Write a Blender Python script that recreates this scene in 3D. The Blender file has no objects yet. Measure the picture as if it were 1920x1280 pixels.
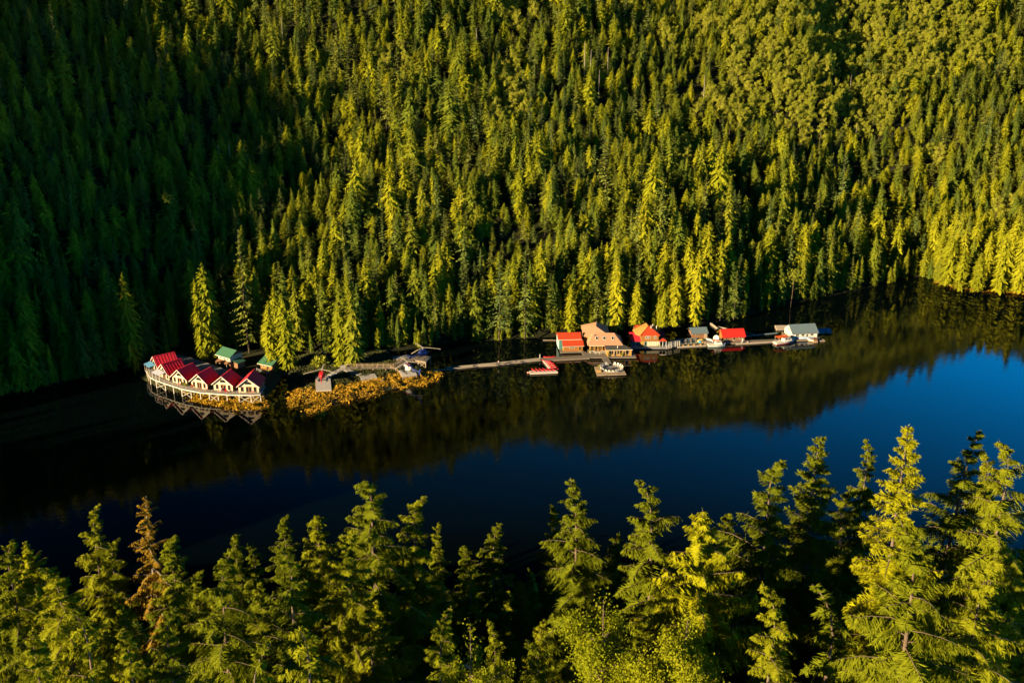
import bpy, math, random
import numpy as np
from mathutils import Vector, Matrix

random.seed(7)
RNG = np.random.default_rng(11)
SC = bpy.context.scene
R = math.radians

# ------------------------------------------------------------------ camera
CAM_H = 120.0
PITCH = R(19.5)
FPX = 1867.0            # focal length in pixels of a 1920 px wide picture
camd = bpy.data.cameras.new('camera')
camd.sensor_width = 36.0
camd.lens = 36.0 * FPX / 1920.0
camd.clip_start = 1.0
camd.clip_end = 6000.0
cam = bpy.data.objects.new('camera', camd)
bpy.context.scene.collection.objects.link(cam)
cam.location = (0, 0, CAM_H)
cam.rotation_euler = (R(90) - PITCH, 0, 0)
SC.camera = cam
CP, SP = math.cos(PITCH), math.sin(PITCH)


def ray(px, py):
    xc = (px - 960.0) / FPX
    yc = -(py - 640.0) / FPX
    return Vector((xc, CP + yc * SP, -SP + yc * CP))


def P(px, py, z=0.0):
    """The point of the horizontal plane at height z that the photograph shows there."""
    d = ray(px, py)
    t = (z - CAM_H) / d.z
    return Vector((d.x * t, d.y * t, z))


def PY(px, py, y):
    d = ray(px, py)
    t = y / d.y
    return Vector((d.x * t, y, CAM_H + d.z * t))


def to_px(x, y, z):
    dz = z - CAM_H
    f = y * CP - dz * SP
    u = y * SP + dz * CP
    return 960 + FPX * x / f, 640 - FPX * u / f


# ------------------------------------------------------------------ sun and sky
SUN_A = R(53)      # the sun stands behind the camera, to its left
SUN_E = R(14)
sund = bpy.data.lights.new('sun', 'SUN')
sund.energy = 5.0
sund.angle = R(0.5)
sund.color = (1.0, 0.78, 0.46)
sun = bpy.data.objects.new('sun', sund)
bpy.context.scene.collection.objects.link(sun)
sdir = Vector((math.sin(SUN_A) * math.cos(SUN_E), math.cos(SUN_A) * math.cos(SUN_E), -math.sin(SUN_E)))
sun.rotation_euler = sdir.to_track_quat('-Z', 'Y').to_euler()
sun.location = (-200, -250, 300)

world = bpy.data.worlds.new('World')
SC.world = world
world.use_nodes = True
wn = world.node_tree
sky = wn.nodes.new('ShaderNodeTexSky')
sky.sky_type = 'NISHITA'
sky.sun_disc = False
sky.sun_elevation = SUN_E
sky.sun_rotation = R(180) + SUN_A
sky.dust_density = 0.2
sky.ozone_density = 5.0
hs = wn.nodes.new('ShaderNodeHueSaturation')
hs.inputs['Saturation'].default_value = 1.35
wn.links.new(sky.outputs[0], hs.inputs['Color'])
wtc = wn.nodes.new('ShaderNodeTexCoord')
wdt = wn.nodes.new('ShaderNodeSeparateXYZ')
wmr = wn.nodes.new('ShaderNodeMapRange')
wmr.inputs['From Min'].default_value = 0.33
wmr.inputs['From Max'].default_value = 0.52
wmr.inputs['To Min'].default_value = 4.8
wmr.inputs['To Max'].default_value = 0.10
wmx = wn.nodes.new('ShaderNodeVectorMath')
wmx.operation = 'SCALE'
wn.links.new(wtc.outputs['Generated'], wdt.inputs[0])
wn.links.new(wdt.outputs['Z'], wmr.inputs['Value'])
wn.links.new(hs.outputs[0], wmx.inputs[0])
# away from the sun the clear sky is brighter than at right angles to it
wmx2 = wn.nodes.new('ShaderNodeMapRange')
wmx2.inputs['From Min'].default_value = -0.35
wmx2.inputs['From Max'].default_value = 0.45
wmx2.inputs['To Min'].default_value = 0.20
wmx2.inputs['To Max'].default_value = 1.4
wn.links.new(wdt.outputs['X'], wmx2.inputs['Value'])
wml = wn.nodes.new('ShaderNodeMath')
wml.operation = 'MULTIPLY'
wn.links.new(wmr.outputs[0], wml.inputs[0])
wn.links.new(wmx2.outputs[0], wml.inputs[1])
wn.links.new(wml.outputs[0], wmx.inputs['Scale'])
wn.links.new(wmx.outputs[0], wn.nodes['Background'].inputs[0])
wn.nodes['Background'].inputs[1].default_value = 0.023
SC.view_settings.view_transform = 'Standard'
SC.view_settings.look = 'None'
SC.view_settings.exposure = 1.85
SC.view_settings.gamma = 1.0
SC.cycles.max_bounces = 5
SC.cycles.diffuse_bounces = 1
SC.cycles.glossy_bounces = 3
SC.cycles.transmission_bounces = 3
SC.cycles.caustics_reflective = False
SC.cycles.caustics_refractive = False
SC.cycles.use_adaptive_sampling = True
SC.cycles.adaptive_threshold = 0.02

# ------------------------------------------------------------------ materials
MATS = {}


def mat(name, col, rough=0.8, var=0.0, scale=1.0, col2=None, metal=0.0, spec=0.3, stretch=None, bump=0.0):
    """Principled surface whose colour wanders between col and col2 with a noise pattern."""
    if name in MATS:
        return MATS[name]
    m = bpy.data.materials.new(name)
    m.use_nodes = True
    nt = m.node_tree
    b = nt.nodes['Principled BSDF']
    b.inputs['Roughness'].default_value = rough
    b.inputs['Metallic'].default_value = metal
    b.inputs['Specular IOR Level'].default_value = spec
    c = (*col, 1)
    b.inputs['Base Color'].default_value = c
    if col2 is not None or var > 0:
        if col2 is None:
            col2 = tuple(x * (1 - var) for x in col)
        tc = nt.nodes.new('ShaderNodeTexCoord')
        mp = nt.nodes.new('ShaderNodeMapping')
        nz = nt.nodes.new('ShaderNodeTexNoise')
        nz.inputs['Scale'].default_value = scale
        nz.inputs['Detail'].default_value = 5
        nz.inputs['Roughness'].default_value = 0.65
        if stretch:
            mp.inputs['Scale'].default_value = stretch
        rp = nt.nodes.new('ShaderNodeValToRGB')
        rp.color_ramp.elements[0].position = 0.35
        rp.color_ramp.elements[0].color = c
        rp.color_ramp.elements[1].position = 0.65
        rp.color_ramp.elements[1].color = (*col2, 1)
        nt.links.new(tc.outputs['Object'], mp.inputs['Vector'])
        nt.links.new(mp.outputs[0], nz.inputs['Vector'])
        nt.links.new(nz.outputs['Fac'], rp.inputs[0])
        nt.links.new(rp.outputs[0], b.inputs['Base Color'])
        if bump > 0:
            bp = nt.nodes.new('ShaderNodeBump')
            bp.inputs['Strength'].default_value = 0.6
            bp.inputs['Distance'].default_value = bump
            nt.links.new(nz.outputs['Fac'], bp.inputs['Height'])
            nt.links.new(bp.outputs[0], b.inputs['Normal'])
    MATS[name] = m
    return m


def leaf_mat(name, ca, cb, cc, trans=0.14):
    """Foliage: each tree and each spray its own tint, light partly passes through."""
    m = bpy.data.materials.new(name)
    m.use_nodes = True
    nt = m.node_tree
    nt.nodes.clear()
    out = nt.nodes.new('ShaderNodeOutputMaterial')
    oi = nt.nodes.new('ShaderNodeObjectInfo')
    geo = nt.nodes.new('ShaderNodeNewGeometry')
    r1 = nt.nodes.new('ShaderNodeValToRGB')
    r1.color_ramp.elements[0].color = (*ca, 1)
    r1.color_ramp.elements[1].color = (*cc, 1)
    e = r1.color_ramp.elements.new(0.5)
    e.color = (*cb, 1)
    mx = nt.nodes.new('ShaderNodeMath')
    mx.operation = 'MULTIPLY_ADD'
    mx.inputs[1].default_value = 0.62
    mm = nt.nodes.new('ShaderNodeMath')
    mm.operation = 'MULTIPLY'
    mm.inputs[1].default_value = 0.38
    nt.links.new(geo.outputs['Random Per Island'], mm.inputs[0])
    nt.links.new(oi.outputs['Random'], mx.inputs[0])
    nt.links.new(mm.outputs[0], mx.inputs[2])
    nt.links.new(mx.outputs[0], r1.inputs[0])
    di = nt.nodes.new('ShaderNodeBsdfDiffuse')
    tr = nt.nodes.new('ShaderNodeBsdfTranslucent')
    ms = nt.nodes.new('ShaderNodeMixShader')
    ms.inputs[0].default_value = trans
    nt.links.new(r1.outputs[0], di.inputs[0])
    nt.links.new(r1.outputs[0], tr.inputs[0])
    nt.links.new(di.outputs[0], ms.inputs[1])
    nt.links.new(tr.outputs[0], ms.inputs[2])
    nt.links.new(ms.outputs[0], out.inputs[0])
    MATS[name] = m
    return m


# ------------------------------------------------------------------ objects
def tag(o, label=None, cat=None, group=None, kind=None):
    if label:
        o['label'] = label
    if cat:
        o['category'] = cat
    if group:
        o['group'] = group
    if kind:
        o['kind'] = kind
    return o


def thing(name, label, cat, loc=(0, 0, 0), rz=0.0, group=None, scale=None):
    o = bpy.data.objects.new(name, None)
    o.empty_display_size = 0.5
    bpy.context.scene.collection.objects.link(o)
    o.location = loc
    o.rotation_euler = (0, 0, rz)
    if scale:
        o.scale = (scale, scale, scale)
    return tag(o, label, cat, group)


def np_mesh(name, verts, quads, m, tris=None):
    me = bpy.data.meshes.new(name)
    me.vertices.add(len(verts))
    me.vertices.foreach_set('co', np.asarray(verts, dtype=np.float32).ravel())
    quads = np.asarray(quads, dtype=np.int32)
    n = len(quads)
    me.loops.add(n * 4)
    me.loops.foreach_set('vertex_index', quads.ravel())
    me.polygons.add(n)
    me.polygons.foreach_set('loop_start', np.arange(0, n * 4, 4, dtype=np.int32))
    me.polygons.foreach_set('loop_total', np.full(n, 4, dtype=np.int32))
    me.materials.append(m)
    me.update(calc_edges=True)
    return me


def link(name, me, parent=None):
    o = bpy.data.objects.new(name, me)
    bpy.context.scene.collection.objects.link(o)
    if parent is not None:
        o.parent = parent
    return o


class MB:
    """Collects boxes, tubes and polygons in local coordinates and links them as one mesh."""

    def __init__(self):
        self.v, self.f = [], []

    def add(self, vs, fs):
        k = len(self.v)
        self.v += [tuple(v) for v in vs]
        self.f += [tuple(i + k for i in f) for f in fs]
        return self

    def box(self, x0, y0, z0, x1, y1, z1):
        vs = [(x0, y0, z0), (x1, y0, z0), (x1, y1, z0), (x0, y1, z0), (x0, y0, z1), (x1, y0, z1), (x1, y1, z1), (x0, y1, z1)]
        return self.add(vs, [(0, 3, 2, 1), (4, 5, 6, 7), (0, 1, 5, 4), (1, 2, 6, 5), (2, 3, 7, 6), (3, 0, 4, 7)])

    def beam(self, a, b, w, h=None, up=(0, 0, 1)):
        a, b = Vector(a), Vector(b)
        h = h or w
        d = (b - a).normalized()
        u = Vector(up)
        s = d.cross(u)
        if s.length < 1e-4:
            s = d.cross(Vector((1, 0, 0)))
        s.normalize()
        u = s.cross(d)
        s, u = s * w / 2, u * h / 2
        vs = [a - s - u, a + s - u, a + s + u, a - s + u, b - s - u, b + s - u, b + s + u, b - s + u]
        return self.add(vs, [(0, 3, 2, 1), (4, 5, 6, 7), (0, 1, 5, 4), (1, 2, 6, 5), (2, 3, 7, 6), (3, 0, 4, 7)][0:6])

    def tube(self, pts, rad, n=8, cap=True):
        pts = [Vector(p) for p in pts]
        if not hasattr(rad, '__len__'):
            rad = [rad] * len(pts)
        vs, fs = [], []
        for i, p in enumerate(pts):
            d = (pts[min(i + 1, len(pts) - 1)] - pts[max(i - 1, 0)]).normalized()
            s = d.cross(Vector((0, 0, 1)))
            if s.length < 1e-3:
                s = Vector((1, 0, 0))
            s.normalize()
            u = s.cross(d)
            for k in range(n):
                a = 2 * math.pi * k / n
                vs.append(p + (s * math.cos(a) + u * math.sin(a)) * rad[i])
        for i in range(len(pts) - 1):
            for k in range(n):
                q = (k + 1) % n
                fs.append((i * n + k, i * n + q, (i + 1) * n + q, (i + 1) * n + k))
        if cap:
            fs.append(tuple(range(n - 1, -1, -1)))
            fs.append(tuple((len(pts) - 1) * n + k for k in range(n)))
        return self.add(vs, fs)

    def prism(self, poly, z0, z1):
        n = len(poly)
        vs = [(p[0], p[1], z0) for p in poly] + [(p[0], p[1], z1) for p in poly]
        ar = sum(poly[i][0] * poly[(i + 1) % n][1] - poly[(i + 1) % n][0] * poly[i][1] for i in range(n))
        fs = [tuple(range(n - 1, -1, -1)), tuple(range(n, 2 * n))]
        fs += [(i, (i + 1) % n, n + (i + 1) % n, n + i) for i in range(n)]
        if ar < 0:
            fs = [tuple(reversed(f)) for f in fs]
        return self.add(vs, fs)

    def slab(self, quad, t):
        """A sloping four-sided sheet with thickness t below it."""
        a, b, c, d = [Vector(q) for q in quad]
        n = (b - a).cross(d - a).normalized()
        if n.z < 0:
            n = -n
        lo = [p - n * t for p in (a, b, c, d)]
        vs = [a, b, c, d] + lo
        fs = [(0, 1, 2, 3), (7, 6, 5, 4), (0, 4, 5, 1), (1, 5, 6, 2), (2, 6, 7, 3), (3, 7, 4, 0)]
        return self.add(vs, fs)

    def extrude_xz(self, poly, y0, y1):
        """A polygon drawn in x and z, given depth along y."""
        n = len(poly)
        vs = [(p[0], y0, p[1]) for p in poly] + [(p[0], y1, p[1]) for p in poly]
        fs = [tuple(range(n)), tuple(range(2 * n - 1, n - 1, -1))]
        fs += [((i + 1) % n, i, n + i, n + (i + 1) % n) for i in range(n)]
        return self.add(vs, fs)

    def loft(self, rings, cap=True):
        n = len(rings[0])
        vs = [v for r in rings for v in r]
        fs = []
        for i in range(len(rings) - 1):
            for k in range(n):
                q = (k + 1) % n
                fs.append((i * n + k, i * n + q, (i + 1) * n + q, (i + 1) * n + k))
        if cap:
            fs.append(tuple(range(n - 1, -1, -1)))
            fs.append(tuple((len(rings) - 1) * n + k for k in range(n)))
        return self.add(vs, fs)

    def build(self, name, m, parent=None, smooth=False):
        me = bpy.data.meshes.new(name)
        me.from_pydata([tuple(v) for v in self.v], [], self.f)
        me.materials.append(m)
        if smooth:
            me.polygons.foreach_set('use_smooth', [True] * len(me.polygons))
        me.update()
        return link(name, me, parent)


def copy_thing(root, loc, rz=None, scale=None, label=None):
    c = root.copy()
    bpy.context.scene.collection.objects.link(c)
    c.location = loc
    if rz is not None:
        c.rotation_euler = (root.rotation_euler[0], root.rotation_euler[1], rz)
    if scale is not None:
        c.scale = (scale, scale, scale)
    if label:
        c['label'] = label
    for ch in root.children:
        d = ch.copy()
        bpy.context.scene.collection.objects.link(d)
        d.parent = c
        for g in ch.children:
            e = g.copy()
            bpy.context.scene.collection.objects.link(e)
            e.parent = d
    return c


# ------------------------------------------------------------------ the lie of the land
SHORE_PX = [(-900, 940), (-400, 835), (-200, 788), (0, 742), (120, 718), (250, 690), (330, 672), (420, 662), (520, 664),
            (600, 668), (690, 664), (760, 656), (850, 642), (1000, 634), (1060, 630), (1200, 616), (1300, 611),
            (1380, 598), (1480, 571), (1600, 546), (1700, 522), (1742, 519), (1768, 534), (1850, 544), (1925, 549),
            (2100, 575), (2500, 640)]
SHORE = np.array([P(*p).to_2d() for p in SHORE_PX])
SHORE = np.vstack([[SHORE[0][0] - 400, SHORE[0][1] - 150], SHORE, [SHORE[-1][0] + 500, SHORE[-1][1] - 60]])


def shore_dist(x, y):
    """Signed distance to the far shore line, positive inland."""
    p = np.stack([np.asarray(x, float).ravel(), np.asarray(y, float).ravel()], 1)
    best = np.full(len(p), 1e9)
    for a, b in zip(SHORE[:-1], SHORE[1:]):
        ab = b - a
        t = np.clip(((p - a) @ ab) / (ab @ ab), 0, 1)
        d = np.linalg.norm(p - a - t[:, None] * ab, axis=1)
        best = np.minimum(best, d)
    ys = np.interp(p[:, 0], SHORE[:, 0], SHORE[:, 1])
    return (best * np.where(p[:, 1] > ys, 1, -1)).reshape(np.shape(x))


def vnoise(x, y, s, seed=0):
    """Smooth value noise."""
    x = np.asarray(x, float) / s
    y = np.asarray(y, float) / s
    xi, yi = np.floor(x).astype(int), np.floor(y).astype(int)
    xf, yf = x - xi, y - yi
    xf, yf = xf * xf * (3 - 2 * xf), yf * yf * (3 - 2 * yf)

    def h(a, b):
        n = (a * 374761393 + b * 668265263 + seed * 974634777) & 0x7fffffff
        n = ((n ^ (n >> 13)) * 1274126177) & 0x7fffffff
        return ((n ^ (n >> 16)) & 0xffff) / 65535.0
    a, b, c, d = h(xi, yi), h(xi + 1, yi), h(xi, yi + 1), h(xi + 1, yi + 1)
    return (a * (1 - xf) + b * xf) * (1 - yf) + (c * (1 - xf) + d * xf) * yf


def far_h(x, y, sd=None):
    if sd is None:
        sd = shore_dist(x, y)
    s = np.maximum(sd, 0)
    # steepness changes along the inlet: steep on the left, gentle on the point at right
    rr = np.clip(np.asarray(x, float) / np.maximum(np.asarray(y, float), 60), -1, 1)
    m = np.interp(rr, [-0.6, -0.33, 0.0, 0.27, 0.40, 0.50], [0.62, 0.62, 0.64, 0.68, 0.52, 0.36])
    s2 = np.maximum(s - 3, 0)
    h = 1.2 * (1 - np.exp(-s / 2.0)) + m * np.where(s2 < 310, s2, 310 + (s2 - 310) * 0.3)
    h = h + (vnoise(x, y, 75, 1) - 0.5) * 24 * np.clip(s / 60, 0, 1) + (vnoise(x, y, 25, 2) - 0.5) * 4 * np.clip(s / 30, 0, 1)
    # the gully that climbs from the corner of the bay
    gx = 168 + (y - 424) * 0.10
    h = h - 6 * np.exp(-((x - gx) / 17.0) ** 2) * np.clip(s / 30, 0, 1)
    return np.where(sd > 0, h, np.maximum(sd * 0.5, -5))


# unseen ridge left behind the viewpoint, its crest shaped to cast the shade wanted; in shadow-heights at v = 100 m, across the sun
SHADE_RIDGE = np.array([(-1000, 300), (-800, 222), (-600, 162), (-469, 130), (-406, 105), (-377, 83), (-368, 76), (-356, 64), (-345, 48), (-340, 36),
                  (-335, 52), (-329, 46), (-325, 42), (-320, 36), (-316, 4), (-311, -14), (-300, -14), (-288, -10), (-279, -4), (-271, 4), (-262, 10),
                  (-252, 12), (-244, 16), (-236, 20), (-226, 24), (-216, 22), (-206, 8), (-195, -40), (-160, -80), (-125, -50),
                  (-105, 32), (-90, 36), (-78, 32), (-62, -2), (-48, -80), (0, -90), (400, -90)], float)
SA, CA = math.sin(SUN_A), math.cos(SUN_A)
RIDGE_V = -150.0
TREE_CREST = 16.0


def shade_ridge_h(x, y):
    u = x * CA - y * SA
    v = x * SA + y * CA
    crest = np.interp(u, SHADE_RIDGE[:, 0], SHADE_RIDGE[:, 1]) + (100 - RIDGE_V) * math.tan(SUN_E) - TREE_CREST
    return crest - np.where(v > RIDGE_V, 1.0, 0.5) * np.abs(v - RIDGE_V)


def near_h(x, y):
    y0 = np.asarray(y, float) + (vnoise(x, y, 40, 5) - 0.5) * 8
    h = np.interp(y0, [-400, 0, 20, 45, 90, 112, 150, 165], [40, 62, 62, 57, 41, 27, 0.5, -5])
    return h + (vnoise(x, y, 18, 6) - 0.5) * 3 * (h > 3)


def land_h(x, y):
    return np.maximum(np.maximum(far_h(x, y), near_h(x, y)), np.maximum(shade_ridge_h(x, y), -6))


def grid_sheet(xs, ys, fn):
    X, Y = np.meshgrid(xs, ys)
    Z = fn(X, Y)
    v = np.stack([X.ravel(), Y.ravel(), Z.ravel()], 1)
    nx, ny = len(xs), len(ys)
    i = np.arange((nx - 1) * (ny - 1))
    r, c = i // (nx - 1), i % (nx - 1)
    a = r * nx + c
    q = np.stack([a, a + 1, a + nx + 1, a + nx], 1)
    return v, q


forest_floor = mat('forest_floor', (0.009, 0.012, 0.004), 0.95, scale=0.25, col2=(0.018, 0.017, 0.007), spec=0.1)
xs = np.concatenate([np.arange(-1500, -480, 30), np.arange(-480, 480, 5.0), np.arange(480, 1501, 30)])
ys = np.concatenate([np.arange(-700, 0, 20), np.arange(0, 700, 5.0), np.arange(700, 1301, 30)])
v, q = grid_sheet(xs, ys, land_h)
me = np_mesh('hillside', v, q, forest_floor)
me.polygons.foreach_set('use_smooth', [True] * len(me.polygons))
tag(link('hillside', me), 'forest floor of the steep hillsides around the inlet', 'hillside', kind='structure')

# ------------------------------------------------------------------ water
wm = bpy.data.materials.new('inlet_water')
wm.use_nodes = True
nt = wm.node_tree
b = nt.nodes['Principled BSDF']
b.inputs['Base Color'].default_value = (0.0007, 0.0022, 0.0024, 1)
b.inputs['Roughness'].default_value = 0.015
b.inputs['IOR'].default_value = 1.33
geo = nt.nodes.new('ShaderNodeNewGeometry')
mp = nt.nodes.new('ShaderNodeMapping')
mp.inputs['Scale'].default_value = (1.0, 1.0, 1.0)
n1 = nt.nodes.new('ShaderNodeTexNoise')
n1.inputs['Scale'].default_value = 0.8
n1.inputs['Detail'].default_value = 3
n2 = nt.nodes.new('ShaderNodeTexNoise')
n2.inputs['Scale'].default_value = 0.05
n2.inputs['Detail'].default_value = 2
ml = nt.nodes.new('ShaderNodeMath')
ml.operation = 'MULTIPLY'
bp = nt.nodes.new('ShaderNodeBump')
bp.inputs['Strength'].default_value = 1.0
bp.inputs['Distance'].default_value = 0.018
nt.links.new(geo.outputs['Position'], mp.inputs[0])
nt.links.new(mp.outputs[0], n1.inputs['Vector'])
nt.links.new(mp.outputs[0], n2.inputs['Vector'])
nt.links.new(n1.outputs['Fac'], ml.inputs[0])
nt.links.new(n2.outputs['Fac'], ml.inputs[1])
nt.links.new(ml.outputs[0], bp.inputs['Height'])
nt.links.new(bp.outputs[0], b.inputs['Normal'])
v, q = grid_sheet(np.array([-3000., 3000.]), np.array([-2500., 3000.]), lambda x, y: x * 0)
tag(link('water', np_mesh('water', v, q, wm)), 'calm dark inlet water mirroring the forest and blue sky', 'water', kind='structure')
# ------------------------------------------------------------------ tree shapes
def unit(a):
    return a / np.maximum(np.linalg.norm(a, axis=-1, keepdims=True), 1e-9)


def kites(p, d, l, w, nrm):
    """One four-cornered spray per row: base p, direction d, length l, width w, lying about square to nrm."""
    s = unit(np.cross(d, nrm)) * (w / 2)[:, None]
    m = p + d * (l * 0.42)[:, None]
    return np.stack([p, m + s, p + d * l[:, None], m - s], 1)


def quads_mesh(name, Q, m):
    Q = Q.reshape(-1, 4, 3)
    return np_mesh(name, Q.reshape(-1, 3), np.arange(len(Q) * 4).reshape(-1, 4), m)


def ribbon_tube(path, rad, n=6):
    """A tapered round stem along path as verts and quads."""
    path = np.asarray(path, float)
    k = len(path)
    ang = np.arange(n) * 2 * np.pi / n
    d = unit(np.gradient(path, axis=0))
    ref = np.where(np.abs(d[:, 2:3]) > 0.9, [[1., 0, 0]], [[0, 0, 1.]])
    s = unit(np.cross(d, ref))
    u = np.cross(s, d)
    v = path[:, None] + (s[:, None] * np.cos(ang)[None, :, None] + u[:, None] * np.sin(ang)[None, :, None]) * np.asarray(rad)[:, None, None]
    i, j = np.meshgrid(np.arange(k - 1), np.arange(n), indexing='ij')
    a = i * n + j
    b_ = i * n + (j + 1) % n
    q = np.stack([a, b_, b_ + n, a + n], -1).reshape(-1, 4)
    return v.reshape(-1, 3), q


def join_vq(parts):
    vs, qs, k = [], [], 0
    for v, q in parts:
        vs.append(v)
        qs.append(q + k)
        k += len(v)
    return np.concatenate(vs), np.concatenate(qs)


def conifer(seed, H=30.0, R0=4.5, cb=3.0, nbr=90, m=16, fe=3, kind='hemlock', lean=0.0, thin=0.0, leaf=1.0, bark_seen=True, rough=1.0, core=0.0, wa=0.16, wb=0.16, dk=0.95, tw=2.0):
    """Crown quads and trunk verts/quads of one conifer of height H."""
    g = np.random.default_rng(seed)
    zz = np.linspace(0, H, 26)
    wob = np.cumsum(g.normal(0, 0.035, (26, 2)), 0)
    path = np.zeros((26, 3))
    path[:, :2] = wob
    path[:, 2] = zz
    path[:, 0] += lean * (zz / H) ** 2 * H
    nod = g.uniform(0, 6.28)
    nd = np.array([math.cos(nod), math.sin(nod)]) * (0.9 if kind == 'hemlock' else 0.15)
    top = np.clip((zz - (H - 2.5)) / 2.5, 0, 1)
    path[:, :2] += nd[None] * (top ** 2)[:, None]
    path[:, 2] -= top ** 3 * (0.5 if kind == 'hemlock' else 0.0)
    base_r = 0.009 * H + 0.04
    rad = base_r * (1 - zz / H) ** 0.9 + 0.012
    parts = [ribbon_tube(path, rad, 7)]

    def tr(z):
        return np.stack([np.interp(z, zz, path[:, 0]), np.interp(z, zz, path[:, 1]), np.interp(z, zz, path[:, 2])], -1)
    Q = []
    prof_t = []
    sides = g.uniform(0, 6.28)
    for i in range(nbr):
        t = ((i + g.uniform(0, 1)) / nbr) ** (1.15)
        z = H * 0.995 - (H - cb) * t
        if kind == 'cedar':
            L = R0 * (min(1, t * 2.6) ** 0.75) * (1 - 0.25 * t)
        elif kind == 'spruce':
            L = R0 * (0.05 + 0.95 * min(1.0, t * 1.5) ** 0.85)
        else:
            L = R0 * (0.04 + 0.96 * min(1.0, t * tw) ** 0.9) * (1 - 0.12 * t)
        L *= g.uniform(0.62, 1.18) ** rough
        if g.uniform() < 0.06:
            L *= 1.3
        if g.uniform() < thin:
            continue
        phi = i * 2.39996 + sides + g.normal(0, 0.35)
        dh = np.array([math.cos(phi), math.sin(phi), 0])
        if kind == 'hemlock':
            el, dr = 0.75 - 0.75 * min(1, t * 2.2) + g.normal(0, 0.10), 0.26 + 0.12 * g.uniform()
        elif kind == 'cedar':
            el, dr = 0.5 - 0.7 * min(1, t * 2) + g.normal(0, 0.12), 0.34 - 0.1 * g.uniform()
        else:
            el, dr = 0.6 - 0.6 * min(1, t * 1.8) + g.normal(0, 0.1), 0.12 + 0.1 * g.uniform()
        L = max(L, 0.22)
        prof_t.append((z, L))
        p0 = tr(np.array(z))
        s = np.linspace(0, 1, 7)
        sway = g.normal(0, 0.10)
        sd = np.array([-dh[1], dh[0], 0])
        ax = p0 + dh * (L * s * math.cos(el))[:, None] + sd * (L * sway * s * s)[:, None]
        ax[:, 2] += L * (math.sin(el) * s - dr * s * s + (0.10 * s ** 4 if kind == 'cedar' else 0))
        if bark_seen and L > 1.2:
            parts.append(ribbon_tube(ax[::2], np.array([0.045, 0.03, 0.02, 0.008]) * (L / 4 + 0.4), 3))
        mm = max(5, int(m * (0.35 + 0.65 * L / R0)))
        sj = np.linspace(0.10, 1.0, mm) + g.uniform(-0.03, 0.03, mm)
        sj = np.clip(sj, 0.03, 1)
        base = np.stack([np.interp(sj, s, ax[:, k]) for k in range(3)], 1)
        tan = unit(np.stack([np.interp(sj, s, np.gradient(ax[:, k])) for k in range(3)], 1))
        sgn = np.where(np.arange(mm) % 2 == 0, 1.0, -1.0)
        lb = np.clip(L * (0.42 * (1 - sj) ** 0.7 + 0.10), min(0.22, 0.35 * L), 1.5) * g.uniform(0.7, 1.2, mm)
        al = g.uniform(0.55, 1.05, mm) * np.where(sj > 0.96, 0.2, 1)
        if kind == 'cedar':
            drp = g.uniform(0.9, 2.0, mm)
        elif kind == 'hemlock':
            drp = g.uniform(0.30, 0.95, mm)
        else:
            drp = g.uniform(0.05, 0.5, mm)
        dv = unit(tan * (np.cos(al) * 0.8)[:, None] + sd[None] * (sgn * np.sin(al))[:, None] + np.array([0, 0, -1.0]) * (drp * dk)[:, None])
        # the stem of each branchlet, then feathers to both sides of it; sprays face outward and up
        nr = unit(dh[None] * 1.0 + np.array([[0, 0, 0.65]]) + sd[None] * (sgn * 0.35)[:, None] + g.normal(0, 0.42, (mm, 3)))
        Q.append(kites(base, dv, lb, (wa + wb * lb) * leaf, nr))
        for f in range(fe):
            fr = (f + 0.6) / (fe + 0.4)
            for sg in (1.0, -1.0):
                fb = base + dv * (lb * fr * 0.9)[:, None]
                side = unit(np.cross(dv, nr) + 1e-4)
                fd = unit(dv * 0.75 + side * sg * g.uniform(0.5, 1.0, mm)[:, None] + np.array([0, 0, -1.0]) * g.uniform(0.0, 0.5, mm)[:, None] + g.normal(0, 0.12, (mm, 3)))
                fl = (0.16 + 0.34 * lb * (1 - 0.6 * fr)) * g.uniform(0.75, 1.25, mm)
                Q.append(kites(fb, fd, fl, (0.35 * wa + 1.2 * wb * fl) * leaf, unit(nr + g.normal(0, 0.5, (mm, 3)))))
    if core > 0:
        # boughs that fill the crown: overlapping ragged flaps, layer over layer
        pz = np.array(sorted(prof_t))
        sm = np.convolve(np.pad(pz[:, 1], 5, mode='edge'), np.ones(11) / 11, 'valid')
        zc = np.arange(cb + 0.4, H * 0.985, 0.62)
        nf = 14
        zf = np.repeat(zc, nf) + g.uniform(-0.4, 0.4, len(zc) * nf)
        rf_ = np.interp(zf, pz[:, 0], sm) * core * g.uniform(0.55, 1.35, len(zf))
        ph = g.uniform(0, 6.283, len(zf))
        out = np.stack([np.cos(ph), np.sin(ph), 0 * ph], 1)
        dn_ = g.uniform(0.35, 1.0, len(zf))
        dd = unit(out + np.array([0, 0, -1.0]) * dn_[:, None])
        bs_ = tr(zf) + out * (0.12 * rf_)[:, None]
        Q.append(kites(bs_, dd, rf_ * np.sqrt(1 + dn_ ** 2), rf_ * g.uniform(0.22, 0.5, len(zf)) + 0.06, unit(out + np.array([0, 0, 0.8]) + g.normal(0, 0.35, (len(zf), 3)))))
    # leader
    n = 14
    zl = np.linspace(H - 1.6, H, n)
    pl = tr(zl)
    dl = unit(np.stack([g.normal(0, 1, n), g.normal(0, 1, n), g.uniform(0.2, 1.2, n)], 1))
    Q.append(kites(pl, dl, np.linspace(0.42, 0.16, n), np.full(n, 0.4 * wa + 0.02) * leaf, unit(g.normal(0, 1, (n, 3)))))
    return np.concatenate(Q), join_vq(parts)


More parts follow.
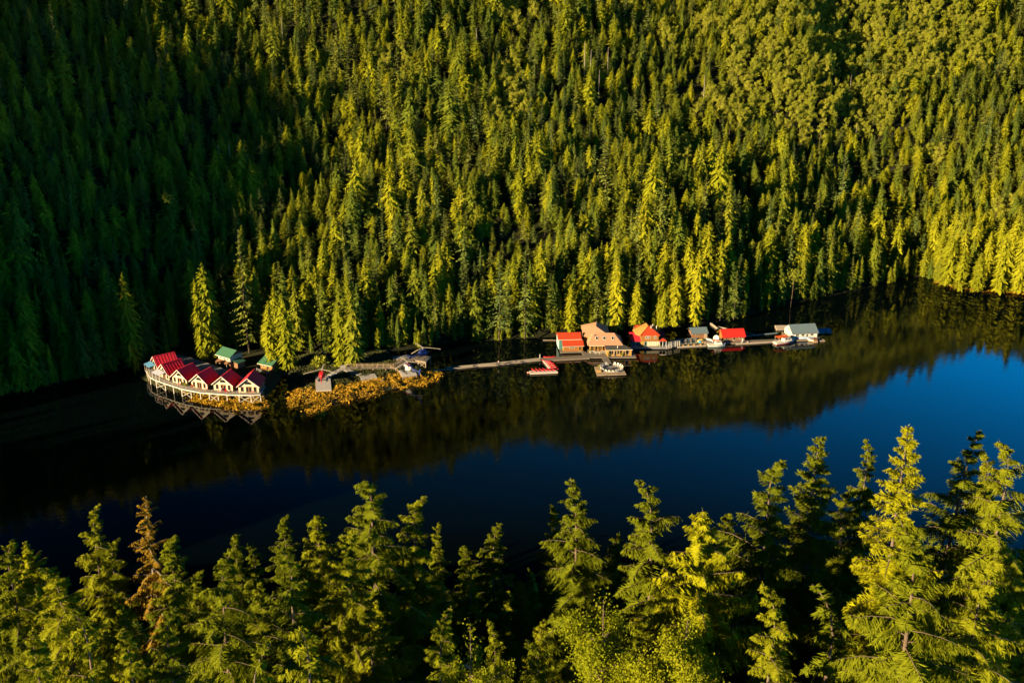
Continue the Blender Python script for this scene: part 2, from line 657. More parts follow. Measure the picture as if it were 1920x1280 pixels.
def broadleaf(seed, H=14.0, R0=4.5, nleaf=7000, ls=0.22, limbs=9, open_=0.0, t0=0.28):
    g = np.random.default_rng(seed)
    parts = []
    zz = np.linspace(0, H * 0.955, 12)
    tp = np.stack([np.cumsum(g.normal(0, 0.09, 12)), np.cumsum(g.normal(0, 0.09, 12)), zz], 1)
    parts.append(ribbon_tube(tp, np.linspace(0.012 * H + 0.03, 0.02, 12), 7))
    tips = []
    for i in range(limbs):
        t = t0 + (0.94 - t0) * (i + g.uniform(0, 1)) / limbs
        b0 = np.array([np.interp(t * H * .92, zz, tp[:, k]) for k in range(3)])
        phi = i * 2.4 + g.normal(0, 0.3)
        L = R0 * (1.1 - 0.55 * (t - t0) / (0.94 - t0)) * g.uniform(0.75, 1.1)
        el = g.uniform(0.45, 1.0)
        s = np.linspace(0, 1, 6)
        ax = b0 + np.stack([math.cos(phi) * L * s * math.cos(el), math.sin(phi) * L * s * math.cos(el), L * (math.sin(el) * s - 0.12 * s * s)], 1)
        ax[1:] += np.cumsum(g.normal(0, 0.08, (5, 3)), 0)
        parts.append(ribbon_tube(ax, np.linspace(0.07, 0.015, 6) * (H / 14 + .2), 5))
        for j in range(9):
            sj = g.uniform(0.3, 1.0)
            b1 = np.array([np.interp(sj, s, ax[:, k]) for k in range(3)])
            d = unit(np.array([math.cos(phi), math.sin(phi), 0.5]) + g.normal(0, 0.75, 3))
            l2 = L * g.uniform(0.18, 0.42)
            pth = b1 + d * (np.linspace(0, 1, 4) * l2)[:, None]
            pth[:, 2] -= np.linspace(0, 1, 4) ** 2 * 0.15 * l2
            parts.append(ribbon_tube(pth, np.linspace(0.022, 0.006, 4), 3))
            tips.append((pth, l2))
    top = tp[-4:]
    tips += [(top, 1.2)] * 3
    k = len(tips)
    per = nleaf // k
    Q = []
    for pth, l2 in tips:
        n = int(per * g.uniform(0.5, 1.5))
        a = g.uniform(0.1, 1.05, n)
        c = np.stack([np.interp(a, np.linspace(0, 1, len(pth)), pth[:, q]) for q in range(3)], 1)
        c += g.normal(0, 1, (n, 3)) * (0.22 + 0.13 * l2) * (1 - open_)
        d = unit(g.normal(0, 1, (n, 3)) + np.array([0, 0, -0.4]))
        l = ls * g.uniform(0.6, 1.25, n)
        ctr = np.array([tp[-1][0], tp[-1][1], H * (t0 + 1) * 0.48])
        Q.append(kites(c, d, l, l * 0.75, unit(unit(c - ctr) + np.array([0, 0, 0.35]) + g.normal(0, 0.5, (n, 3)))))
    return np.concatenate(Q), join_vq(parts)


def snag(seed, H=24.0):
    """A dead standing trunk with a few broken limbs."""
    g = np.random.default_rng(seed)
    zz = np.linspace(0, H, 14)
    p = np.stack([np.cumsum(g.normal(0, 0.05, 14)), np.cumsum(g.normal(0, 0.05, 14)), zz], 1)
    parts = [ribbon_tube(p, np.linspace(0.34, 0.09, 14), 7)]
    br = []
    for i in range(18):
        z = H * g.uniform(0.45, 0.98)
        phi = g.uniform(0, 6.28)
        L = g.uniform(0.5, 2.4) * (1.25 - z / H)
        b0 = np.array([np.interp(z, zz, p[:, k]) for k in range(3)])
        e = b0 + np.array([math.cos(phi) * L, math.sin(phi) * L, g.uniform(-0.2, 0.3) * L])
        br.append(ribbon_tube(np.stack([b0, (b0 + e) / 2 + [0, 0, .05], e]), np.array([0.07, 0.05, 0.02]), 4))
    return join_vq(parts), join_vq(br)


HEML = leaf_mat('hemlock_needles', (0.060, 0.096, 0.020), (0.135, 0.162, 0.014), (0.220, 0.212, 0.014))
CEDR = leaf_mat('cedar_sprays', (0.150, 0.170, 0.010), (0.225, 0.230, 0.011), (0.295, 0.275, 0.013))
SPRU = leaf_mat('spruce_needles', (0.062, 0.100, 0.034), (0.125, 0.155, 0.026), (0.205, 0.198, 0.024))
BROD = leaf_mat('broad_leaves', (0.21, 0.235, 0.022), (0.285, 0.295, 0.028), (0.36, 0.345, 0.040), 0.35)
RUST = leaf_mat('dying_sprays', (0.21, 0.100, 0.014), (0.190, 0.120, 0.012), (0.14, 0.130, 0.008))
NEARH = leaf_mat('near_hemlock_sprays', (0.072, 0.092, 0.006), (0.130, 0.145, 0.007), (0.205, 0.205, 0.008))
NEARB = leaf_mat('near_broad_leaves', (0.130, 0.155, 0.007), (0.190, 0.205, 0.008), (0.255, 0.245, 0.010), 0.3)
NEARC = leaf_mat('near_cedar_sprays', (0.130, 0.150, 0.006), (0.195, 0.200, 0.006), (0.265, 0.250, 0.007))
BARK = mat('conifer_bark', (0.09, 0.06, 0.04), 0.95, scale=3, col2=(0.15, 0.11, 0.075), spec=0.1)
DARKB = mat('darkened_bark', (0.035, 0.026, 0.018), 0.95, scale=3, col2=(0.06, 0.045, 0.03), spec=0.1)  # bark darkened so hillside trunks show less through their crowns
PALE = mat('pale_bark', (0.34, 0.29, 0.22), 0.9, scale=2, col2=(0.22, 0.18, 0.14), spec=0.1)
DEAD = mat('dead_wood', (0.30, 0.25, 0.20), 0.9, scale=2, col2=(0.18, 0.15, 0.125), spec=0.1)


class Kind:
    """A tree shape: its crown and trunk meshes, made once and shared by every tree of the kind."""

    def __init__(self, name, crown, trunk, H, leaf, bark=BARK):
        self.name, self.H = name, H
        self.crown = quads_mesh(name + '_crown', crown, leaf)
        self.trunk = np_mesh(name + '_trunk', trunk[0], trunk[1], bark)
        self.first = None

    def place(self, x, y, z, h, rz, label, cat, group=None, sx=None):
        s = h / self.H
        t = thing(self.name, label, cat, (x, y, z), rz, group)
        t.scale = ((sx or s), (sx or s), s)
        c = link('crown', self.crown, t)
        k = link('trunk', self.trunk, t)
        if self.first is None:
            self.first = (c, k)
        return t


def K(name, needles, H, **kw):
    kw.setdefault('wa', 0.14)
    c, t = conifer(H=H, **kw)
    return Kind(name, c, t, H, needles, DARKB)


# hillside trees: fewer, larger sprays
HILL = []
for i in range(5):
    HILL.append(K('hemlock_tree', HEML, 30, seed=100 + i, R0=3.9 + 0.3 * i, cb=2.5, nbr=84, m=7, fe=2, leaf=2.0, kind='hemlock', bark_seen=False, core=0.78))
for i in range(3):
    HILL.append(K('cedar_tree', CEDR, 30, seed=120 + i, R0=3.9 + 0.4 * i, cb=1.5, nbr=90, m=7, fe=2, leaf=2.2, kind='cedar', bark_seen=False, core=0.8))
for i in range(4):
    HILL.append(K('spruce_tree', SPRU, 30, seed=140 + i, R0=3.6 + 0.4 * i, cb=3.0 + 2 * (i % 2), nbr=80, m=7, fe=2, leaf=2.0, kind='spruce', bark_seen=False, thin=0.1 * (i % 3)))
HILL.append(K('spruce_tree', SPRU, 30, seed=171, R0=5.6, cb=2.0, nbr=80, m=12, fe=2, leaf=1.7, kind='spruce', bark_seen=False, thin=0.3, core=0.45, rough=2.2))
HILL.append(K('hemlock_tree', HEML, 30, seed=172, R0=6.2, cb=1.0, nbr=110, m=12, fe=2, leaf=1.8, kind='hemlock', bark_seen=False, thin=0.15, core=0.65, rough=2.0, lean=0.03))
HILL.append(K('hemlock_tree', HEML, 30, seed=173, R0=4.2, cb=1.0, nbr=120, m=12, fe=2, leaf=1.6, kind='hemlock', bark_seen=False, thin=0.1, core=0.7, rough=1.8, lean=-0.03))
HILL.append(K('cedar_tree', CEDR, 30, seed=174, R0=6.4, cb=0.5, nbr=120, m=12, fe=2, leaf=1.9, kind='cedar', bark_seen=False, thin=0.1, core=0.7, rough=1.8))
ALDER = []
for i in range(3):
    c, t = broadleaf(160 + i, H=12, R0=4.0, nleaf=3600, ls=0.42, limbs=11, t0=0.12)
    ALDER.append(Kind('alder_tree', c, t, 12, BROD, BARK))
# ------------------------------------------------------------------ far hillside forest
KINDW = {'hemlock_tree': 'drooping hemlock', 'cedar_tree': 'yellow-green cedar', 'spruce_tree': 'straight spruce'}
CATW = {'hemlock_tree': 'hemlock', 'cedar_tree': 'cedar', 'spruce_tree': 'spruce'}
ZONES = [(-80, 110, 'at the far left of the dark shore'), (110, 255, 'on the dark shore left of the cabins'),
         (255, 395, 'behind the red-roofed cabins'), (395, 480, 'behind the green-roofed house'),
         (480, 580, 'behind the green-roofed shed'), (580, 720, 'behind the helicopter pads'),
         (720, 850, 'behind the railed plank walkway'), (850, 1030, 'on the shore behind the log footbridge'),
         (1030, 1100, 'behind the two-tier boathouse'), (1100, 1185, 'behind the salmon-roofed lodge'),
         (1185, 1262, 'behind the orange two-storey house'), (1262, 1335, 'behind the grey-roofed hut'),
         (1335, 1445, 'behind the bright red boathouse'), (1445, 1570, 'behind the long white house'),
         (1570, 1690, 'on the dark shore before the bay'), (1690, 1765, 'around the corner of the bay'),
         (1765, 1850, 'on the sunlit point across the bay'), (1850, 2000, 'at the right end of the sunlit shore')]
ORD = ['first', 'second', 'third', 'fourth', 'fifth', 'sixth', 'seventh', 'eighth', 'ninth', 'tenth', 'eleventh', 'twelfth',
       'thirteenth', 'fourteenth', 'fifteenth', 'sixteenth', 'seventeenth', 'eighteenth', 'nineteenth', 'twentieth']

# trees that stand out along the shore: top pixel, foot pixel, shape, width factor, label
NOTED = [
    (463, 428, 468, 662, 8, 0.95, 'tallest sunlit spruce between the two green roofs'),
    (408, 490, 396, 668, 6, 1.15, 'broad twin-topped cedar left of the green-roofed house'),
    (384, 520, 380, 672, 5, 0.8, 'slimmer golden cedar leaning on the broad twin-topped one'),
    (541, 550, 540, 690, 7, 1.05, 'bright golden cedar rising right behind the green-roofed shed'),
    (514, 562, 512, 690, 5, 1.0, 'shorter cedar just left of the bright golden one by the shed'),
    (637, 568, 640, 686, 6, 0.9, 'bushy bright cedar at the head of the plank paths'),
    (666, 538, 664, 686, 3, 1.0, 'sunlit hemlock with visible pale trunk beside the plank paths'),
    (604, 535, 606, 676, 9, 0.85, 'half-shaded spruce left of the tree at the plank paths'),
    (247, 510, 252, 690, 6, 0.95, 'big dark cedar with lit top left of the cabins'),
    (58, 536, 66, 722, 5, 0.95, 'dark cedar with only its tip lit at the left shore'),
    (150, 585, 158, 706, 1, 0.9, 'dark hemlock standing between the two lit-tipped cedars of the left shore'),
    (1121, 518, 1118, 618, 9, 0.75, 'narrow spruce straight above the peak of the salmon lodge'),
    (1193, 524, 1192, 612, 6, 0.95, 'bright cedar directly behind the orange two-storey house'),
    (1266, 512, 1264, 608, 7, 1.05, 'broad bright cedar right of the orange two-storey house'),
    (1243, 540, 1243, 610, 5, 0.8, 'short bright cedar filling the gap behind the orange house'),
    (1303, 466, 1303, 606, 6, 0.9, 'tall bright cedar standing above the grey-roofed hut'),
    (1351, 525, 1350, 600, 8, 0.7, 'slim pale spruce at the waterline above the red boathouse'),
    (1379, 506, 1376, 598, 10, 0.7, 'slim spruce nearest the bright red boathouse on its right'),
    (1831, 472, 1830, 545, 6, 1.0, 'bright cedar overhanging the water on the sunlit point'),
    (1872, 432, 1872, 546, 7, 1.1, 'tallest bright cedar on the sunlit point at right'),
    (1800, 462, 1798, 540, 5, 1.1, 'bright cedar at the tip of the sunlit point'),
    (1905, 420, 1906, 548, 6, 1.0, 'bright tall cedar cut by the right picture edge'),
    (1775, 440, 1776, 532, 7, 1.2, 'wide cedar where the sunlit point begins'),
    (985, 470, 984, 634, 10, 0.85, 'thin-branched spruce above the middle of the footbridge'),
    (935, 476, 936, 636, 11, 0.85, 'sparse grey-green spruce above the person on the footbridge'),
]
occupied = []
for k, (tx, ty, bx, by, ki, wf, lab) in enumerate(NOTED):
    p = P(bx, by, 1.2)
    top = PY(tx, ty, p.y)
    h = top.z - p.z
    t = HILL[ki].place(p.x, p.y, p.z - 0.2, h, 1.7 * k, lab, CATW[HILL[ki].name], 'conifers standing out along the shore', sx=1.06 * wf * (0.55 + 0.45 * h / 32))
    occupied.append((p.x, p.y))
occupied = np.array(occupied)

# every other tree of the slope: a jittered grid
gx, gy = np.meshgrid(np.arange(-640, 560, 4.5), np.arange(180, 860, 4.5))
px_ = gx + RNG.uniform(-2.3, 2.3, gx.shape)
py_ = gy + RNG.uniform(-2.3, 2.3, gx.shape)
X, Y = px_.ravel(), py_.ravel()
sd = shore_dist(X, Y)
keep = (sd > 1.0) & (X < 0.56 * Y + 70) & (X > -0.80 * Y - 90) & (sd < 350)
X, Y, sd = X[keep], Y[keep], sd[keep]
dn = np.min(np.hypot(X[:, None] - occupied[None, :, 0], Y[:, None] - occupied[None, :, 1]), 1)
keep = dn > 3.6
# keep the clearing behind the cabins and the yard open
cx0 = [P(*c).to_2d() for c in ((290, 664), (350, 668), (400, 668), (430, 672), (505, 676))]
for c in cx0:
    keep &= np.hypot(X - c[0], Y - c[1]) > 5.5
X, Y, sd = X[keep], Y[keep], sd[keep]
Z = far_h(X, Y, sd)
n = len(X)
patch = vnoise(X, Y, 38, 9)
Hh = (18 - 5.2 * np.clip(sd / 80, 0, 1)) * (0.48 + 0.55 * patch + 0.36 * vnoise(X, Y, 15, 21)) * RNG.uniform(0.55, 1.28, n)
Hh *= np.where(RNG.uniform(0, 1, n) < 0.07, RNG.uniform(1.35, 1.8, n), 1.0)
edge = sd < 14
Hh[edge] = RNG.uniform(13, 27, edge.sum())
px, py = to_px(X, Y, Z + Hh * 0.6)
# the pale broadleaf stand high on the right
broad = ((px - 1610) / 300) ** 2 + ((py - 100) / 155) ** 2 + (vnoise(X, Y, 30, 4) - 0.5) * 1.6 < 0.85
broad &= RNG.uniform(0, 1, n) > 0.14
broad |= (vnoise(X, Y, 26, 12) > 0.80) & (sd > 60) & (px > 700)
ck = vnoise(X, Y, 22, 14)
var = np.where(RNG.uniform(0, 1, n) < np.where(edge, 0.45, 0.18), RNG.integers(5, 8, n),
               np.where(RNG.uniform(0, 1, n) < 0.55, RNG.integers(0, 5, n), RNG.integers(8, 12, n)))
bayt = (px > 1745) & (sd < 55)
var = np.where(bayt & (RNG.uniform(0, 1, n) < 0.85), RNG.integers(5, 8, n), var)
Hh[bayt] *= 1.15
odd = RNG.uniform(0, 1, n) < 0.28
var[odd] = RNG.integers(12, 16, odd.sum())
Hh[broad] = RNG.uniform(6.5, 12, broad.sum())
tpx, tpy = to_px(X, Y, Z + Hh)
bpx, foot_y = to_px(X, Y, Z)
inview = (tpx > -15) & (tpx < 1935) & ~broad & (sd < 60)
# of the conifers, those that show largest become things of their own
size = Hh / np.hypot(X, Y) * np.clip(1.4 - sd / 60, 0.2, 1.4)
order = np.argsort(-np.where(inview, size, -1))
N_OWN = 205
own = order[:N_OWN]
own_mask = np.zeros(n, bool)
own_mask[own] = True
rows = {}
for i in own:
    z = next((zn for zn in ZONES if zn[0] <= bpx[i] < zn[1]), ZONES[-1])
    r = 0 if sd[i] < 9 else (1 if sd[i] < 18 else (2 if sd[i] < 28 else 3))
    rows.setdefault((z[2], r), []).append(i)
ROWW = ['at the waterline', 'in the second row', 'in the third row', 'in a higher row']
for (zt, r), lst in rows.items():
    lst.sort(key=lambda i: bpx[i])
    for j, i in enumerate(lst):
        kd = HILL[var[i]]
        o = '' if len(lst) == 1 else ', ' + ORD[min(j, 19)] + ' from left'
        if len(f'{KINDW[kd.name]} {ROWW[r]} {zt}{o}'.split()) > 16:
            o = o.replace(' from left', ' along')
        lab = f'{KINDW[kd.name]} {ROWW[r]} {zt}{o}'
        kd.place(X[i], Y[i], Z[i] - 0.3, Hh[i], RNG.uniform(0, 6.28), lab, CATW[kd.name], 'conifers along the far shore',
                 sx=1.0 * (0.30 + 0.70 * Hh[i] / 30) * RNG.uniform(0.85, 1.15))
HILLX = {k: kd for k, kd in enumerate(HILL) if kd.first}
assert len(HILLX) >= 14
var = np.array([v_ if v_ in HILLX else 0 for v_ in var])


def scatter_tree(ob_name, label, pts, var, rot, scl, kinds, cat):
    """One uncountable forest: points that carry copies of the tree shapes."""
    me = bpy.data.meshes.new(ob_name)
    me.vertices.add(len(pts))
    me.vertices.foreach_set('co', np.asarray(pts, np.float32).ravel())
    for nm, ty, arr in (('shape', 'INT', var), ('turn', 'FLOAT_VECTOR', rot), ('grow', 'FLOAT_VECTOR', scl)):
        a = me.attributes.new(nm, ty, 'POINT')
        if ty == 'INT':
            a.data.foreach_set('value', np.asarray(arr, np.int32))
        else:
            a.data.foreach_set('vector', np.asarray(arr, np.float32).ravel())
    ob = link(ob_name, me)
    tag(ob, label, cat, kind='stuff')
    ng = bpy.data.node_groups.new(ob_name, 'GeometryNodeTree')
    ng.interface.new_socket('Geometry', in_out='INPUT', socket_type='NodeSocketGeometry')
    ng.interface.new_socket('Geometry', in_out='OUTPUT', socket_type='NodeSocketGeometry')
    gi = ng.nodes.new('NodeGroupInput')
    go = ng.nodes.new('NodeGroupOutput')
    jn = ng.nodes.new('GeometryNodeJoinGeometry')
    ng.links.new(jn.outputs[0], go.inputs[0])

    def attr(nm, ty):
        a = ng.nodes.new('GeometryNodeInputNamedAttribute')
        a.data_type = ty
        a.inputs['Name'].default_value = nm
        return next(o for o in a.outputs if o.enabled and o.name == 'Attribute')
    sh, tu, gr = attr('shape', 'INT'), attr('turn', 'FLOAT_VECTOR'), attr('grow', 'FLOAT_VECTOR')
    for k, kd in kinds.items():
        cmp_ = ng.nodes.new('FunctionNodeCompare')
        cmp_.data_type = 'INT'
        cmp_.operation = 'EQUAL'
        ins = [s for s in cmp_.inputs if s.enabled]
        ng.links.new(sh, ins[0])
        ins[1].default_value = k
        for ob2 in kd.first:
            oi = ng.nodes.new('GeometryNodeObjectInfo')
            oi.transform_space = 'ORIGINAL'
            oi.inputs['Object'].default_value = ob2
            oi.inputs['As Instance'].default_value = True
            ip = ng.nodes.new('GeometryNodeInstanceOnPoints')
            ng.links.new(gi.outputs[0], ip.inputs['Points'])
            ng.links.new(cmp_.outputs['Result'], ip.inputs['Selection'])
            ng.links.new(oi.outputs['Geometry'], ip.inputs['Instance'])
            ng.links.new(tu, ip.inputs['Rotation'])
            ng.links.new(gr, ip.inputs['Scale'])
            ng.links.new(ip.outputs[0], jn.inputs[0])
    md = ob.modifiers.new('scatter', 'NODES')
    md.node_group = ng
    return ob


rest = ~own_mask & ~broad
bi = np.nonzero(broad)[0]
# the nearest broadleaf trees are single things, the others one thicket
bsz = np.where((tpx[bi] > 0) & (tpx[bi] < 1920) & (tpy[bi] > -20), Hh[bi] / np.hypot(X[bi], Y[bi]), -1)
bown = bi[np.argsort(-bsz)[:24]]
for j, i in enumerate(sorted(bown, key=lambda i: tpx[i])):
    kd = ALDER[j % 3]
    kd.place(X[i], Y[i], Z[i] - 0.3, Hh[i], RNG.uniform(0, 6.28), 'round pale broadleaf tree among the dark conifers of the upper slope', 'alder', 'broadleaf trees on the slope')
brest = np.setdiff1d(bi, bown)


def forest_arrays(idx, hs):
    m_ = len(idx)
    rot = np.stack([RNG.normal(0, 0.045, m_), RNG.normal(0, 0.045, m_), RNG.uniform(0, 6.28, m_)], 1)
    w = (0.27 + 0.74 * hs / 30) * RNG.uniform(0.75, 1.35, m_)
    return rot, np.stack([w, w, hs / 30], 1)


ri = np.nonzero(rest)[0]
pts = np.stack([X[ri], Y[ri], Z[ri] - 0.3], 1)
rot, scl = forest_arrays(ri, Hh[ri])
# low trees and saplings crowding the waterline
fx, fy = [], []
for a_, b_ in zip(SHORE[:-1], SHORE[1:]):
    L_ = np.linalg.norm(b_ - a_)
    if abs(a_[0]) > 420:
        continue
    for k in range(int(L_ / 1.6)):
        q_ = a_ + (b_ - a_) * (k + RNG.uniform(0, 1)) / (L_ / 1.6)
        fx.append(q_[0] + RNG.normal(0, .6))
        fy.append(q_[1] + RNG.uniform(0.3, 6.0))
fx, fy = np.array(fx), np.array(fy)
for c in cx0:
    ok = np.hypot(fx - c[0], fy - c[1]) > 6.0
    fx, fy = fx[ok], fy[ok]
fh = RNG.uniform(5, 15, len(fx))
frot, fscl = forest_arrays(np.arange(len(fx)), fh)
fscl[:, :2] *= 0.62
pts = np.concatenate([pts, np.stack([fx, fy, far_h(fx, fy) - 0.4], 1)])
rot = np.concatenate([rot, frot])
scl = np.concatenate([scl, fscl])
# unseen trees added on crest and flank of that ridge, to fray its shadow edge
cu = np.repeat(np.arange(-760, -135, 4.2), 4) + RNG.uniform(-2, 2, len(np.arange(-760, -135, 4.2)) * 4)
cv = RIDGE_V + RNG.uniform(-26, 10, len(cu))
rx, ry = cu * CA + cv * SA, -cu * SA + cv * CA
rz_ = shade_ridge_h(rx, ry)
ok = rz_ > 2
rx, ry, rz_ = rx[ok], ry[ok], rz_[ok]
rh = RNG.uniform(13, 24, len(rx))
rrot, rscl = forest_arrays(np.arange(len(rx)), rh)
pts = np.concatenate([pts, np.stack([rx, ry, rz_ - 0.5], 1)])
rot = np.concatenate([rot, rrot])
scl = np.concatenate([scl, rscl])
var2 = np.concatenate([var[ri], RNG.integers(0, 8, len(fx)), RNG.integers(0, 12, len(rx))])
scatter_tree('forest', 'dense conifer forest covering the whole upper hillside', pts, var2, rot, scl, HILLX, 'forest')
pts = np.stack([X[brest], Y[brest], Z[brest] - 0.3], 1)
s_ = Hh[brest] / 12 * 1.05
rot = np.stack([s_ * 0, s_ * 0, RNG.uniform(0, 6.28, len(s_))], 1)
scatter_tree('alder_thicket', 'pale broadleaf thicket high on the right of the hillside', pts, np.arange(len(s_)) % 3, rot, np.stack([s_, s_, s_ * RNG.uniform(0.8, 1.1, len(s_))], 1), dict(enumerate(ALDER)), 'thicket')

# dead trees
SNG = []
for i in range(3):
    tq, bq = snag(200 + i)
    SNG.append((np_mesh('snag_trunk', tq[0], tq[1], DEAD), np_mesh('snag_branches', bq[0], bq[1], DEAD)))
SNAGS = [(1097, 78, 30, 'bleached dead trunk, left of the pair high above the lodge'), (1108, 92, 26, 'shorter bleached dead trunk beside the tall one above the lodge'),
         (1141, 88, 28, 'bleached dead trunk standing right of the pair above the lodge'), (1124, 130, 22, 'forked dead trunk just below the three bleached ones'),
         (1322, 140, 28, 'dead grey trunk in the tree gap above the grey hut'), (1330, 158, 20, 'short leaning dead trunk beside the grey one above the hut'),
         (1607, 232, 22, 'pale broken trunk high above the dark shore'), (1597, 140, 20, 'dead spike below the pale broadleaf thicket'),
         (893, 52, 26, 'dead white spike near the top above the footbridge'), (527, 30, 24, 'dead white spike in the upper left shade line'),
         (428, 268, 26, 'dead trunk among half-lit trees above the green-roofed house'), (409, 272, 24, 'bare dead trunk left of the other above the green house'),
         (444, 428, 26, 'thin dead tree left of the tallest sunlit spruce'), (1688, 440, 26, 'grey dead tree in shade near the bay corner')]
for j, (sx_, sy_, hh, lab) in enumerate(SNAGS):
    hh *= 0.62
    # walk along the sight line until the tree foot meets the slope
    best = None
    for yy in np.arange(300, 760, 2.0):
        q_ = PY(sx_, sy_, yy)
        g_ = float(far_h(np.array([q_.x]), np.array([yy]))[0])
        if q_.z - hh <= g_ and shore_dist(np.array([q_.x]), np.array([yy]))[0] > 1:
            best = (q_.x, yy, g_, q_.z - g_)
            break
    if not best:
        continue
    t = thing('dead_tree', lab, 'dead tree', (best[0], best[1], best[2] - 0.2), j * 1.3, 'dead trees on the slope', scale=best[3] / 24)
    link('trunk', SNG[j % 3][0], t)
    link('branches', SNG[j % 3][1], t)
# the lone tree that leans out over the water
lp = P(1482, 574, 0.2)
lt = thing('leaning_tree', 'bare-stemmed tree with one tuft of leaves leaning out over the water', 'tree', lp)
tp_ = PY(1490, 512, lp.y) - lp
mb = MB()
mb.tube([(0, 0, -0.5), (0.3, 0, tp_.z * 0.4), (tp_.x * 0.8, 0, tp_.z * 0.8), (tp_.x, 0, tp_.z)], [0.12, 0.10, 0.08, 0.04], 6)
mb.build('trunk', BARK, lt)
g = np.random.default_rng(5)
nq = 420
c = np.array([tp_.x, 0, tp_.z - 1.2]) + g.normal(0, 1, (nq, 3)) * np.array([1.3, 1.3, 1.7])
link('crown', quads_mesh('tuft', kites(c, unit(g.normal(0, 1, (nq, 3))), g.uniform(.3, .7, nq), g.uniform(.2, .4, nq), unit(g.normal(0, 1, (nq, 3)))), BROD), lt)

# ------------------------------------------------------------------ the near slope: large trees below the viewpoint
NEAR = {}


def near_kind(key):
    if key in NEAR:
        return NEAR[key]
    if key[0] == 'h':
        i = int(key[1:])
        c, t = conifer(300 + i, H=32, R0=4.8 + 0.5 * (i % 3), cb=7, nbr=[96, 112, 84][i % 3], tw=1.6, m=48, fe=8, wa=0.045, wb=0.075, dk=1.25, kind='hemlock', lean=[0, .02, -.03, .01][i % 4], thin=0.03, leaf=1.0, rough=1.15)
        k = Kind('hemlock_tree', c, t, 32, NEARH, BARK)
    elif key[0] == 'c':
        i = int(key[1:])
        c, t = conifer(340 + i, H=32, R0=4.4, cb=7, nbr=140, m=40, fe=7, wa=0.065, wb=0.10, kind='cedar', leaf=1.0, rough=1.1)
        k = Kind('cedar_tree', c, t, 32, NEARC, BARK)
    elif key[0] == 'd':
        c, t = conifer(360, H=32, R0=3.0, cb=12, nbr=95, m=24, fe=4, wa=0.06, wb=0.12, kind='cedar', thin=0.12, leaf=1.0, rough=1.6)
        k = Kind('cedar_tree', c, t, 32, RUST, DEAD)
    elif key[0] == 's':
        i = int(key[1:])
        c, t = conifer(370 + i, H=32, R0=4.2, cb=7, nbr=130, m=40, fe=7, wa=0.055, wb=0.09, kind='spruce', leaf=1.0, rough=1.3)
        k = Kind('spruce_tree', c, t, 32, [NEARH, NEARC][i % 2], BARK)
    elif key[0] == 'y':
        c, t = conifer(390, H=20, R0=2.6, cb=3, nbr=60, m=26, fe=5, wa=0.05, wb=0.10, kind='hemlock', thin=0.15, leaf=1.0, rough=1.3)
        k = Kind('hemlock_tree', c, t, 20, NEARH, BARK)
    else:
        i = int(key[1:])
        c, t = broadleaf(400 + i, H=30, R0=4.2, nleaf=[42000, 20000, 42000][i], ls=0.145, limbs=19, open_=0.35 * (i % 2), t0=0.60)
        k = Kind('alder_tree', c, t, 30, NEARB, BARK)
    NEAR[key] = k
    return k


